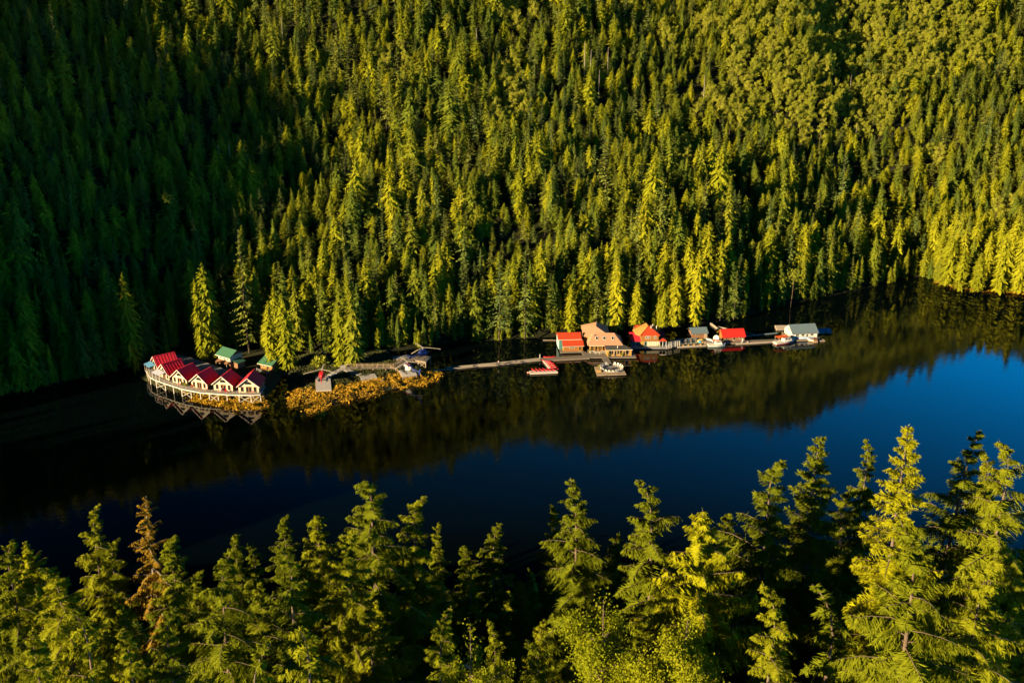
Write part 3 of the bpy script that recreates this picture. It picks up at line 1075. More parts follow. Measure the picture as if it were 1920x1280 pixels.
FORE = [
    (4, 1008, 70, 'h0', 1.0, 'lit hemlock cut off by the left edge of the foreground'),
    (44, 1012, 88, 'c0', 0.9, 'dark cedar-shaped tree second from the left foreground edge'),
    (108, 1040, 60, 'h1', 1.0, 'bushy hemlock low in the left foreground corner'),
    (152, 1112, 50, 'y0', 1.0, 'young hemlock with pale stem before the bushy left corner hemlock'),
    (162, 934, 84, 'h2', 0.75, 'slim dim hemlock poking up left of the rusty dying cedar'),
    (203, 1002, 74, 'h3', 0.85, 'hemlock between the slim dim one and the rusty cedar'),
    (279, 926, 75, 'd0', 1.0, 'rusty dying cedar with bare twin spikes at its top'),
    (313, 990, 67, 'h4', 0.8, 'green hemlock growing against the rusty dying cedar'),
    (309, 1122, 52, 'h5', 0.8, 'hemlock low before the rusty dying cedar'),
    (358, 1060, 82, 'h1', 0.8, 'shaded hemlock in the dark gap right of the rusty cedar'),
    (396, 1014, 61, 'h2', 0.95, 'hemlock with gleaming leader right of the dark gap'),
    (441, 990, 90, 'h0', 0.8, 'dim hemlock tip behind the one with the gleaming leader'),
    (474, 1016, 79, 'h3', 0.8, 'hemlock with a flat nodding top left of centre'),
    (529, 956, 100, 'h4', 0.8, 'almost black hemlock tip against the dark water'),
    (531, 1022, 57, 'h6', 1.0, 'full layered hemlock in the lower left middle'),
    (577, 1140, 47, 'y0', 1.1, 'small pale-stemmed hemlock at the foot of the full layered one'),
    (469, 1186, 43, 'y0', 1.0, 'short young hemlock at the bottom edge left of middle'),
    (589, 944, 74, 'h7', 1.0, 'lit hemlock left of the tallest middle hemlock'),
    (636, 978, 66, 'h1', 0.95, 'crooked-topped hemlock directly before the tallest middle hemlock'),
    (688, 878, 72, 'h8', 1.15, 'tallest brightly lit hemlock of the middle foreground'),
    (768, 914, 77, 'h9', 1.1, 'round-shouldered hemlock right of the tallest middle one'),
    (816, 976, 100, 'h0', 0.8, 'black hemlock tip right of the round-shouldered hemlock'),
    (872, 1008, 86, 'h3', 0.8, 'sparse dim hemlock in the dark middle of the foreground'),
    (924, 970, 88, 'h5', 0.95, 'dim hemlock with a drooping tip near the middle'),
    (886, 1040, 78, 'y0', 1.3, 'thin sapling top in the dark middle of the foreground'),
    (815, 1128, 50, 'h6', 0.85, 'young spreading hemlock beside the open broadleaf bush'),
    (884, 1134, 50, 'b1', 0.8, 'open-branched broadleaf tree at the bottom middle'),
    (1040, 932, 84, 'h4', 0.6, 'thin dim hemlock with a hooked tip over dark water'),
    (1088, 900, 68, 'h1', 1.05, 'tall hemlock left of the nodding-topped one'),
    (1225, 906, 66, 'h2', 1.05, 'hemlock with a long nodding top over the blue water'),
    (1150, 1000, 84, 'h7', 0.8, 'shaded hemlock between the two tall ones over dark water'),
    (1322, 950, 62, 'c1', 1.15, 'glowing yellow cedar with hanging sprays'),
    (1122, 1086, 51, 'b0', 0.95, 'golden leafy broadleaf tree below the tall hemlock'),
    (1272, 1126, 47, 'b2', 1.0, 'bright leafy broadleaf tree below the glowing cedar'),
    (1366, 944, 76, 'h3', 0.8, 'thin hooked-tip hemlock right of the glowing cedar'),
    (1456, 840, 68, 'h0', 1.1, 'large pale-tipped hemlock leaning over the blue water'),
    (1540, 820, 72, 's0', 1.1, 'dense spruce right of the large pale-tipped hemlock'),
    (1600, 905, 84, 'h5', 0.9, 'dark hemlock in shade behind the gap right of the dense spruce'),
    (1634, 816, 86, 'h4', 0.7, 'lone dark-bodied tip left of the brightest tree'),
    (1706, 800, 62, 's1', 1.05, 'brightest yellow tree of the right foreground'),
    (1792, 794, 68, 'h2', 1.1, 'tall hemlock with bent pale tip right of the brightest tree'),
    (1866, 842, 72, 'h6', 0.9, 'hemlock left of the one at the right edge'),
    (1908, 816, 64, 'h8', 1.0, 'hemlock cut by the right edge of the foreground'),
    (1745, 985, 44, 'h1', 1.15, 'nearest big hemlock with long level branches at bottom right'),
    (1566, 1086, 49, 'y0', 1.2, 'spindly sapling in the dark gap at the lower right'),
    (1458, 1100, 45, 'h9', 0.85, 'feathery hemlock at the bottom edge below the large pale-tipped one'),
    (1880, 985, 52, 'b1', 0.55, 'leafy broadleaf crown at the lower right edge'),
    (1842, 1010, 46, 'h7', 0.9, 'grey-green hemlock beside the nearest big one'),
    (1010, 1195, 52, 'h3', 0.8, 'shaded hemlock at the bottom left of the golden broadleaf'),
    (700, 1125, 62, 'h5', 0.8, 'black shaded hemlock at the bottom before the open broadleaf'),
    (60, 1180, 47, 'h4', 0.8, 'low hemlock in the very bottom left corner'),
    (225, 1190, 46, 'h9', 0.8, 'low hemlock at the bottom edge below the rusty cedar'),
]
for k, (tx, ty, yy, key, wf, lab) in enumerate(FORE):
    kd = near_kind(key)
    top = PY(tx, ty, yy)
    g_ = float(near_h(np.array([top.x]), np.array([yy]))[0])
    h = top.z - g_
    cat = {'h': 'hemlock', 'y': 'hemlock', 'c': 'cedar', 'd': 'cedar', 's': 'spruce', 'b': 'alder'}[key[0]]
    if key[0] == 'b':
        base = top.z - 16
        t = kd.place(top.x, yy, g_ - 0.3, h + 0.3, 0.9 * k, lab, cat, 'trees of the near slope', sx=wf)
    else:
        t = kd.place(top.x, yy, g_ - 0.3, h + 0.3, 2.1 * k + 0.4, lab, cat, 'trees of the near slope', sx=wf * ((1.16 if tx > 1000 else 1.06) if key[0] != 'y' else h / 20 * 0.85))
# shaded trees lower on the same slope, kept under the sight line to the water
RB = np.array([(-200, 1040), (0, 1050), (300, 1045), (560, 1010), (760, 990), (960, 1000), (1150, 985), (1330, 985), (1450, 925), (1600, 905), (1760, 900), (1900, 890), (2200, 880)], float)
NW = ['dim hemlock in the shade behind the near trees'] 
cnt = 0
for yy in np.arange(62, 142, 8.5):
    for xx in np.arange(-0.56 * yy - 6, 0.56 * yy + 8, 7.4):
        x1, y1 = xx + random.uniform(-2.5, 2.5), yy + random.uniform(-3, 3)
        g_ = float(near_h(np.array([x1]), np.array([y1]))[0])
        if g_ < 0.8:
            continue
        pxx, _ = to_px(x1, y1, g_ + 15)
        row = np.interp(pxx, RB[:, 0], RB[:, 1]) + random.uniform(55, 170)
        h = PY(pxx, row, y1).z - g_
        h = min(h, 27)
        if h < 7:
            continue
        kd = near_kind(['h0', 'h3', 'h4', 'h7', 'c0'][cnt % 5]) if y1 < 95 else HILL[cnt % 5]
        kd.place(x1, y1, g_ - 0.3, h, random.uniform(0, 6.28), 'dim conifer in the shade behind the near foreground trees', 'conifer', 'shaded trees lower on the near slope', sx=(0.75 if y1 < 95 else 0.85))
        cnt += 1
print('near filler', cnt, 'forest', len(ri), 'broad', len(bi))
# ------------------------------------------------------------------ building materials
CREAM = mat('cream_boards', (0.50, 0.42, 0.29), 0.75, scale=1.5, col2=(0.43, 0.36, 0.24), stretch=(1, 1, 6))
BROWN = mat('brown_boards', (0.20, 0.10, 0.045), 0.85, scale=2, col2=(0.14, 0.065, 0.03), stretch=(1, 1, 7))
ORANGEW = mat('orange_cedar_boards', (0.25, 0.105, 0.022), 0.8, scale=2, col2=(0.19, 0.075, 0.016), stretch=(1, 1, 7))
REDR = mat('red_metal_roof', (0.58, 0.024, 0.040), 0.6, scale=1.2, col2=(0.50, 0.019, 0.034), stretch=(6, 1, 1))
ORRR = mat('orange_red_roof', (0.42, 0.048, 0.015), 0.55, scale=1.5, col2=(0.35, 0.036, 0.012), stretch=(6, 1, 1))
BRIR = mat('bright_red_roof', (0.55, 0.022, 0.014), 0.5, scale=1.5, col2=(0.46, 0.016, 0.012), stretch=(6, 1, 1))
SALM = mat('salmon_shingles', (0.40, 0.215, 0.125), 0.9, scale=2.5, col2=(0.335, 0.17, 0.095))
GREENR = mat('green_metal_roof', (0.035, 0.115, 0.062), 0.6, scale=1.5, col2=(0.048, 0.135, 0.078), stretch=(5, 1, 1))
WHITE = mat('white_paint', (0.55, 0.51, 0.45), 0.6, scale=2, col2=(0.46, 0.42, 0.36))
GLASS = mat('window_glass', (0.010, 0.012, 0.014), 0.08, spec=0.5)
DECK = mat('weathered_decking', (0.17, 0.14, 0.11), 0.9, scale=1.5, col2=(0.12, 0.10, 0.08), stretch=(1, 8, 1))
OLDW = mat('old_wood', (0.34, 0.25, 0.16), 0.9, scale=1.5, col2=(0.22, 0.16, 0.10), stretch=(1, 1, 3))
GREYD = mat('grey_decking', (0.23, 0.225, 0.225), 0.9, scale=1.2, col2=(0.17, 0.165, 0.165), stretch=(1, 8, 1))
METR = mat('grey_metal_roof', (0.105, 0.145, 0.165), 0.6, scale=1.2, col2=(0.085, 0.12, 0.14), stretch=(6, 1, 1))
CHAR = mat('charcoal_roofing', (0.050, 0.048, 0.045), 0.9, scale=2, col2=(0.07, 0.066, 0.06))
BLUA = mat('blue_awning_cloth', (0.08, 0.24, 0.42), 0.7, scale=1, col2=(0.10, 0.28, 0.46))
LILA = mat('pale_awning_cloth', (0.42, 0.40, 0.50), 0.7, scale=1, col2=(0.48, 0.44, 0.50))
TEAL = mat('pale_teal_boards', (0.30, 0.42, 0.40), 0.8, scale=2, col2=(0.26, 0.36, 0.35), stretch=(1, 1, 6))
DTEAL = mat('dark_teal_boards', (0.03, 0.12, 0.12), 0.8, scale=2, col2=(0.04, 0.14, 0.13))
YELW = mat('golden_boards', (0.33, 0.185, 0.045), 0.8, scale=2, col2=(0.26, 0.14, 0.03), stretch=(1, 1, 6))
LOGM = mat('float_logs', (0.22, 0.16, 0.10), 0.95, scale=1.5, col2=(0.12, 0.085, 0.06), stretch=(1, 5, 5))
PLOG = mat('bleached_logs', (0.28, 0.23, 0.175), 0.9, scale=1.5, col2=(0.20, 0.16, 0.12), stretch=(1, 5, 5))
REDP = mat('red_plastic', (0.46, 0.016, 0.02), 0.35)
PINK = mat('pale_red_plastic', (0.55, 0.24, 0.20), 0.45)
ORAN = mat('orange_paint', (0.60, 0.10, 0.02), 0.5)
DBLU = mat('dark_blue_paint', (0.02, 0.035, 0.15), 0.3)
BLACKM = mat('black_parts', (0.015, 0.015, 0.016), 0.5)
BLADE = mat('rotor_blade_paint', (0.42, 0.37, 0.28), 0.5)
PADD = mat('bleached_pad_planks', (0.42, 0.39, 0.36), 0.9, scale=1.2, col2=(0.32, 0.295, 0.27), stretch=(1, 8, 1))
TARP = mat('blue_tarpaulin', (0.04, 0.13, 0.28), 0.55, scale=0.8, col2=(0.08, 0.20, 0.38), bump=0.1)
YTARP = mat('yellow_tarpaulin', (0.52, 0.36, 0.08), 0.6, scale=1.5, col2=(0.42, 0.27, 0.06))


def frame_at(a, b):
    """Heading (rz) that turns local +y to run from a to b."""
    d = b - a
    return math.atan2(-d.x, d.y)


def window(root, x, y, z, w, h, frame=WHITE, glass=GLASS, bars=1, name='window'):
    """A framed window on a wall facing local -y, its pane a sub-part."""
    f = 0.09
    mb = MB()
    mb.box(x - w / 2 - f, y - 0.07, z - f, x + w / 2 + f, y - 0.004, z)
    mb.box(x - w / 2 - f, y - 0.07, z + h, x + w / 2 + f, y - 0.004, z + h + f)
    mb.box(x - w / 2 - f, y - 0.068, z + 0.002, x - w / 2, y - 0.004, z + h - 0.002)
    mb.box(x + w / 2, y - 0.068, z + 0.002, x + w / 2 + f, y - 0.004, z + h - 0.002)
    for k in range(bars):
        c = x - w / 2 + w * (k + 1) / (bars + 1)
        mb.box(c - 0.03, y - 0.06, z + 0.002, c + 0.03, y - 0.03, z + h - 0.002)
    o = mb.build(name, frame, root)
    MB().box(x - w / 2 + 0.002, y - 0.03, z + 0.002, x + w / 2 - 0.002, y - 0.006, z + h - 0.002).build('pane', glass, o)
    return o


def side_window(root, x, y, z, w, h, sgn, frame=WHITE):
    """The same on a wall facing local x."""
    f = 0.09
    x0, x1 = (x + 0.004, x + 0.07) if sgn > 0 else (x - 0.07, x - 0.004)
    mb = MB()
    mb.box(x0, y - w / 2 - f, z - f, x1, y + w / 2 + f, z)
    mb.box(x0, y - w / 2 - f, z + h, x1, y + w / 2 + f, z + h + f)
    mb.box(x0, y - w / 2 - f, z + 0.002, x1 - sgn * 0.002, y - w / 2, z + h - 0.002)
    mb.box(x0, y + w / 2, z + 0.002, x1 - sgn * 0.002, y + w / 2 + f, z + h - 0.002)
    o = mb.build('window', frame, root)
    a, b_ = (x + 0.006, x + 0.03) if sgn > 0 else (x - 0.03, x - 0.006)
    MB().box(a, y - w / 2 + 0.002, z + 0.002, b_, y + w / 2 - 0.002, z + h - 0.002).build('pane', GLASS, o)


def door(root, x, y, w, h, m, z=0.0, double=False):
    mb = MB().box(x - w / 2, y - 0.06, z, x + w / 2, y - 0.004, z + h)
    o = mb.build('door', m, root)
    pw = w / 2 if double else w
    for k in range(2 if double else 1):
        c = x - w / 2 + pw * (k + 0.5)
        MB().box(c - pw * 0.32, y - 0.075, z + 0.35, c + pw * 0.32, y - 0.062, z + h - 0.25).build('pane', GLASS, o)
    return o


def gable_roof(root, w, L, eave, apex, m, ov=0.45, ovf=0.6, t=0.14, y0=0.0, x0=0.0):
    sl = (apex - eave) / (w / 2)
    e = eave - ov * sl
    mb = MB()
    mb.slab([(x0, y0 - ovf, apex + .06), (x0 - w / 2 - ov, y0 - ovf, e + .06), (x0 - w / 2 - ov, y0 + L + ovf, e + .06), (x0, y0 + L + ovf, apex + .06)], t)
    mb.slab([(x0, y0 - ovf, apex + .06), (x0, y0 + L + ovf, apex + .06), (x0 + w / 2 + ov, y0 + L + ovf, e + .06), (x0 + w / 2 + ov, y0 - ovf, e + .06)], t)
    # standing seams
    for s in (-1, 1):
        for k in range(int(L + 2 * ovf)):
            y = y0 - ovf + 0.5 + k
            mb.beam((x0 + s * 0.05, y, apex + 0.06), (x0 + s * (w / 2 + ov), y, e + 0.08), 0.05, 0.07)
    mb.beam((x0, y0 - ovf, apex + .09), (x0, y0 + L + ovf, apex + .09), 0.3, 0.08)
    return mb.build('roof', m, root)


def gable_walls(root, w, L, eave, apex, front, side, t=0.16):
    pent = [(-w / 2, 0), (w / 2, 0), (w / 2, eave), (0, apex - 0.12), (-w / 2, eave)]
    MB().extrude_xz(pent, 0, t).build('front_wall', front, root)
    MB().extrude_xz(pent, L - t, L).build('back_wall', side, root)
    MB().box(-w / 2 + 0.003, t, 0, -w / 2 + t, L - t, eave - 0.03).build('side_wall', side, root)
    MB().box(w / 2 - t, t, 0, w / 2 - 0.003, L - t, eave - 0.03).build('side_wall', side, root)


def bargeboards(root, w, eave, apex, m, ov=0.45, ovf=0.6, y0=0.0):
    sl = (apex - eave) / (w / 2)
    for s in (-1, 1):
        MB().beam((0, y0 - ovf - 0.05, apex - 0.03), (s * (w / 2 + ov), y0 - ovf - 0.05, eave - ov * sl - 0.03), 0.08, 0.19).build('bargeboard', m, root)


def hip_roof(root, x0, x1, y0, y1, ze, zr, rx0, rx1, m, ov=0.5, name='roof', ry=None, ry1=None):
    """Four slopes from a rectangle of eaves to a ridge along x."""
    ym = (y0 + y1) / 2 if ry is None else ry
    ym1 = ym if ry1 is None else ry1
    X0, X1, Y0, Y1 = x0 - ov, x1 + ov, y0 - ov, y1 + ov
    mb = MB()
    vs = [(X0, Y0, ze), (X1, Y0, ze), (X1, Y1, ze), (X0, Y1, ze), (rx0, ym, zr), (rx1, ym1, zr),
          (X0, Y0, ze - .18), (X1, Y0, ze - .18), (X1, Y1, ze - .18), (X0, Y1, ze - .18)]
    mb.add(vs, [(0, 1, 5, 4), (2, 3, 4, 5), (1, 2, 5), (3, 0, 4), (0, 6, 7, 1), (1, 7, 8, 2), (2, 8, 9, 3), (3, 9, 6, 0), (9, 8, 7, 6)])
    return mb.build(name, m, root)


def fence(name, pts, h, m, label, cat, spacing=1.6, rails=2, group=None, base=0.0, parent=None):
    """Posts and rails along a line; a thing of its own, or a part when it has a parent."""
    pts = [Vector(p) for p in pts]
    if parent is None:
        root = thing(name, label, cat, pts[0], 0, group)
        off = pts[0].copy()
    else:
        root, off = parent, Vector((0, 0, 0))
    rl = MB()
    for a, b_ in zip(pts[:-1], pts[1:]):
        n = max(1, int((b_ - a).length / spacing))
        for k in range(n + 1):
            p = a.lerp(b_, k / n) - off
            MB().box(p.x - .06, p.y - .06, p.z + base, p.x + .06, p.y + .06, p.z + h).build('rail_post', m, root)
        for r in range(rails):
            z = h * (1 - r * 0.45) - 0.04
            rl.beam(a - off + Vector((0, 0, z)), b_ - off + Vector((0, 0, z)), 0.08, 0.09)
    rl.build('rail', m, root)
    return root


def platform(name, label, cat, corners, t, deck, leg, legm=OLDW, group=None, braces=True):
    """A plank deck on legs; corners are world points front-left, front-right, back-right, back-left."""
    c = [Vector(p) for p in corners]
    o = c[0]
    root = thing(name, label, cat, (o.x, o.y, o.z - leg), 0, group)
    q = [p - Vector((o.x, o.y, o.z - leg)) for p in c]
    MB().prism([(p.x, p.y) for p in q], leg - t, leg).build('decking', deck, root)
    for a, b_ in ((0, 1), (1, 2), (2, 3), (3, 0)):
        d = (q[b_] - q[a]).normalized() * 0.02
        MB().beam(q[a] + Vector((0, 0, -t - .14)) + d, q[b_] + Vector((0, 0, -t - .14)) - d, 0.16, 0.26).build('joist', legm, root)
    ctr = sum(q, Vector()) / 4
    spots = [q[0], q[1], q[2], q[3], (q[0] + q[1]) / 2, (q[2] + q[3]) / 2]
    for p in spots:
        p = p.lerp(ctr, 0.07)
        MB().box(p.x - .13, p.y - .13, -2.0, p.x + .13, p.y + .13, leg - t - 0.005).build('leg', legm, root)
    if braces:
        for a, b_ in ((q[0], spots[4]), (spots[4], q[1])):
            a, b_ = a.lerp(ctr, .05), b_.lerp(ctr, .05)
            for s in (0, 1):
                z0, z1 = (0.2, leg - t - 0.3) if s else (leg - t - 0.3, 0.2)
                MB().beam((a.x, a.y - 0.1 * s, z0), (b_.x, b_.y - 0.1 * s, z1), 0.12).build('brace', legm, root)
    return root


# ------------------------------------------------------------------ land of the two points
GROUNDM = mat('point_ground', (0.030, 0.036, 0.014), 0.95, scale=0.3, col2=(0.045, 0.038, 0.018), spec=0.1)


def land_patch(name, pxs, z, label):
    """Low mounded ground inside a shore outline."""
    pts = [P(a, b, 0).to_2d() for a, b in pxs]
    c = sum(pts, Vector((0, 0))) / len(pts)
    mb = MB()
    rings = []
    for f, zz in ((1.06, -1.5), (1.0, 0.05), (0.93, z * 0.6), (0.80, z), (0.4, z + 0.15)):
        rings.append([((c + (p - c) * f).x, (c + (p - c) * f).y, zz) for p in pts])
    mb.loft(rings, cap=False)
    k = len(pts) * 4
    mb.f.append(tuple(range(k, k + len(pts))))
    tag(mb.build(name, GROUNDM), label, 'ground', kind='structure')
    return pts


cab_land = land_patch('ground', [(258, 706), (290, 722), (330, 735), (380, 742), (440, 748), (494, 748), (512, 730), (530, 706), (566, 690), (566, 655), (420, 650), (300, 655), (256, 676)], 1.2, 'low ground under and behind the stilted cabins')
spit_land = land_patch('ground', [(540, 728), (556, 744), (580, 762), (606, 762), (640, 752), (690, 742), (745, 728), (790, 716), (818, 706), (806, 697), (775, 688), (740, 676), (728, 656), (640, 650), (556, 664), (536, 696)], 1.1, 'low grassy point with the helicopter pads')


def in_poly(p, poly):
    c = False
    j = len(poly) - 1
    for i in range(len(poly)):
        a, b_ = poly[i], poly[j]
        if (a[1] > p[1]) != (b_[1] > p[1]) and p[0] < (b_[0] - a[0]) * (p[1] - a[1]) / (b_[1] - a[1]) + a[0]:
            c = not c
        j = i
    return c


from mathutils.bvhtree import BVHTree
LAND = []
for nm in ('ground', 'ground.001'):
    me_ = bpy.data.objects[nm].data
    LAND.append(BVHTree.FromPolygons([v_.co.copy() for v_ in me_.vertices], [tuple(p_.vertices) for p_ in me_.polygons]))


def ground_z(x, y, lo):
    best_ = lo
    for b_ in LAND:
        h_ = b_.ray_cast(Vector((x, y, 50)), Vector((0, 0, -1)))
        if h_[0] is not None:
            best_ = max(best_, h_[0].z)
    return best_


def tufts(name, label, pxs_list, n, m, size, z, cat, up=0.4):
    g = np.random.default_rng(len(name) + n)
    pts = []
    for pxs in pxs_list:
        poly = [P(a, b_, 0).to_2d() for a, b_ in pxs]
        xs_, ys_ = [p[0] for p in poly], [p[1] for p in poly]
        k = 0
        while k < n // len(pxs_list):
            q_ = (g.uniform(min(xs_), max(xs_)), g.uniform(min(ys_), max(ys_)))
            if in_poly(q_, poly):
                k += 1
                q_ = (q_[0] + g.normal(0, .7), q_[1] + g.normal(0, .9))
                if cat == 'seaweed' and float(vnoise(np.array([q_[0]]), np.array([q_[1]]), 1.7, 8)[0]) < g.uniform(.1, .55):
                    continue
                pts.append(q_)
    pts = np.array(pts)
    nn = len(pts)
    z = np.array([ground_z(x_, y_, z) for x_, y_ in pts])
    clump = vnoise(pts[:, 0], pts[:, 1], 2.2, 3)
    base = np.stack([pts[:, 0], pts[:, 1], z + clump * (1.1 if cat == 'seaweed' else 0.55) * g.uniform(0.2, 1, nn)], 1)
    d = unit(np.stack([g.normal(0, 1, nn), g.normal(0, 1, nn), g.uniform(-0.2, 1, nn) * up], 1))
    l = size * g.uniform(0.6, 1.4, nn)
    Q = kites(base, d, l, l * g.uniform(0.4, 0.8, nn), unit(np.stack([g.normal(-.35, .9, nn), g.normal(-.3, .9, nn), np.ones(nn) * .8], 1)))
    o = link(name, quads_mesh(name, Q, m))
    return tag(o, label, cat, kind='stuff')


WEEDM = leaf_mat('golden_rockweed', (0.05, 0.030, 0.008), (0.30, 0.165, 0.015), (0.52, 0.31, 0.028), 0.1)
GRASM = leaf_mat('point_grass', (0.045, 0.060, 0.018), (0.065, 0.070, 0.024), (0.085, 0.080, 0.035), 0.1)
tufts('rockweed', 'golden rockweed covering the tidal edge of the cabins and the grassy point',
      [[(420, 746), (490, 746), (497, 752), (496, 778), (490, 772), (470, 766), (440, 770), (415, 764), (385, 756), (350, 748)],
       [(545, 734), (562, 738), (556, 752), (552, 768), (545, 752)],
       [(575, 738), (590, 732), (640, 730), (668, 728), (662, 744), (658, 758), (640, 752), (620, 752), (612, 770), (604, 784), (586, 782), (572, 768), (570, 752)],
       [(640, 730), (690, 716), (720, 718), (748, 708), (790, 704), (822, 698), (826, 706), (800, 722), (752, 730), (730, 728), (700, 745), (672, 746)]],
      24000, WEEDM, 0.48, 0.02, 'seaweed')
tufts('rockweed', 'thin golden rockweed under the stilts of the cabins', [[(300, 716), (350, 738), (420, 752), (490, 754), (490, 744), (420, 738), (345, 722)]], 1800, WEEDM, 0.5, 0.05, 'seaweed')
tufts('rockweed', 'golden tideline along the sunlit point across the bay', [[(1752, 531), (1800, 543), (1850, 548), (1925, 554), (1925, 546), (1850, 541), (1800, 536), (1762, 527)]], 5000, WEEDM, 0.45, 0.25, 'seaweed')
tufts('grass', 'dark rough grass on the low point with the helicopter pads', [[(548, 728), (575, 740), (650, 730), (700, 714), (760, 700), (812, 699), (780, 690), (736, 678), (722, 664), (640, 664), (560, 672), (542, 700)]], 24000, GRASM, 0.5, 0.0, 'grass', up=1.2)

# ------------------------------------------------------------------ boardwalk on stilts and its cabins
DZ = 2.7
edge_px = [(271, 690), (281, 706), (292, 712), (309, 718), (340, 728), (375, 735), (425, 739), (470, 740), (488, 739)]
edge_w = [P(a, b_, DZ) for a, b_ in edge_px]
back_px = [(498, 724), (480, 716), (455, 706), (432, 696), (412, 688), (380, 677), (345, 666), (318, 662), (284, 676)]
back_w = [P(a, b_, DZ) for a, b_ in back_px]
o0 = edge_w[4].copy()
o0.z = 0
bw = thing('boardwalk', 'curved cream timber boardwalk on crossed stilts over the water before the cabins', 'boardwalk', o0)
MB().prism([((p - o0).x, (p - o0).y) for p in edge_w + back_w], DZ - 0.2, DZ - 0.02).build('decking', GREYD, bw)
fas = MB()
for a, b_ in zip(edge_w[:-1], edge_w[1:]):
    fas.beam(a - o0 + Vector((0, -0.12, -0.18)), b_ - o0 + Vector((0, -0.12, -0.16)), 0.12, 0.30)
fas.build('fascia', WHITE, bw)
rail = MB()
stil = []
for a, b_ in zip(edge_w[:-1], edge_w[1:]):
    n = max(1, round((b_ - a).length / 3.4))
    for k in range(n):
        stil.append(a.lerp(b_, k / n))
    for z in (0.95, 0.55):
        rail.beam(a - o0 + Vector((0, 0, z)), b_ - o0 + Vector((0, 0, z)), 0.045, 0.05)
    for k in range(int((b_ - a).length / 2.0)):
        p = a.lerp(b_, k * 2.0 / (b_ - a).length) - o0
        MB().box(p.x - .035, p.y - .035, DZ - 0.02, p.x + .035, p.y + .035, DZ + 1.0).build('rail_post', OLDW, bw)
stil.append(edge_w[-1])
rail.build('rail', OLDW, bw)
for i, p in enumerate(stil):
    q_ = p - o0
    MB().box(q_.x - .10, q_.y - .02, -1.5, q_.x + .10, q_.y + .18, DZ - 0.22).build('stilt', WHITE if i > 2 else OLDW, bw)  # leftmost stilts coloured darker to stand for the shade at that end
    MB().box(q_.x - .12, q_.y + 2.9, -1.5, q_.x + .12, q_.y + 3.14, DZ - 0.22).build('stilt', OLDW, bw)
for i, (a, b_) in enumerate(zip(stil[:-1], stil[1:])):
    if i % 3 == 1 or i > len(stil) - 4:
        a2, b2 = a - o0, b_ - o0
        for s in (0, 1):
            za, zb = (0.1, DZ - 0.5) if s else (DZ - 0.5, 0.1)
            MB().beam((a2.x, a2.y - 0.1 - 0.12 * s, za), (b2.x, b2.y - 0.1 - 0.12 * s, zb), 0.09).build('brace', WHITE, bw)

CABINS = [  # front apex, back apex, width, porch, label
    (285.7, 668.6, 325.5, 660.0, 6.0, BLUA, 'red-roofed cabin with a blue porch awning at the far end of the boardwalk'),
    (301.8, 682.8, 338.0, 672.3, 6.0, LILA, 'red-roofed cabin with a pale lilac porch awning on posts'),
    (331.7, 693.4, 361.0, 680.3, 5.9, None, 'red-roofed cream cabin just right of the lilac-awning cabin'),
    (368.9, 701.5, 394.4, 688.3, 6.0, None, 'red-roofed cream cabin in the middle of the curved boardwalk'),
    (414.5, 705.8, 432.3, 692.0, 6.3, None, 'red-roofed cream cabin second from the near end of the boardwalk'),
    (463.0, 709.5, 475.7, 693.0, 6.3, None, 'red-roofed cream cabin at the near end with a sunlit left gable edge'),
]
APEX = 4.9
for (ax, ay, bx, by, w, aw, lab) in CABINS:
    a, b_ = P(ax, ay, DZ + APEX), P(bx, by, DZ + APEX)
    rz = frame_at(a, b_)
    L = min((b_ - a).length - 0.9, 8.4)
    dirn = (b_ - a).normalized()
    org = a + dirn * 0.6
    c = thing('cabin', lab, 'cabin', (org.x, org.y, DZ - 0.015), rz, 'red-roofed cabins on the boardwalk')
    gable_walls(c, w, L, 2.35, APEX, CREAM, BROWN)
    gable_roof(c, w, L, 2.35, APEX, REDR)
    bargeboards(c, w, 2.35, APEX, WHITE)
    # half-round gable window
    mb = MB()
    arc = [(1.12 * math.cos(t * math.pi / 10), 2.70 + 1.0 * math.sin(t * math.pi / 10)) for t in range(11)]
    f = mb.extrude_xz(arc, -0.05, -0.004).build('gable_window', CREAM, c)
    arc = [(1.02 * math.cos(t * math.pi / 10), 2.74 + 0.90 * math.sin(t * math.pi / 10)) for t in range(11)]
    MB().extrude_xz(arc, -0.075, -0.052).build('pane', GLASS, f)
    door(c, 0.05, 0, 1.8, 2.05, BROWN, double=True)
    window(c, -2.0, 0, 0.5, 0.72, 1.35, BROWN, bars=0)
    window(c, 2.0, 0, 0.5, 0.72, 1.35, BROWN, bars=0)
    side_window(c, w / 2, L * 0.5, 0.9, 1.0, 1.0, 1, BROWN)
    if aw:
        p = c
        MB().slab([(-w / 2 + .6, -2.9, 2.35), (w / 2 - .8, -2.9, 2.35), (w / 2 - .8, -0.66, 2.75), (-w / 2 + .6, -0.66, 2.75)], 0.08).build('porch_awning', aw, p)
        for x in (-w / 2 + .75, 0, w / 2 - .95):
            MB().box(x - .07, -2.8, 0, x + .07, -2.66, 2.27).build('porch_post', WHITE, p)

# small shrubs between the cabins
BUSH = None


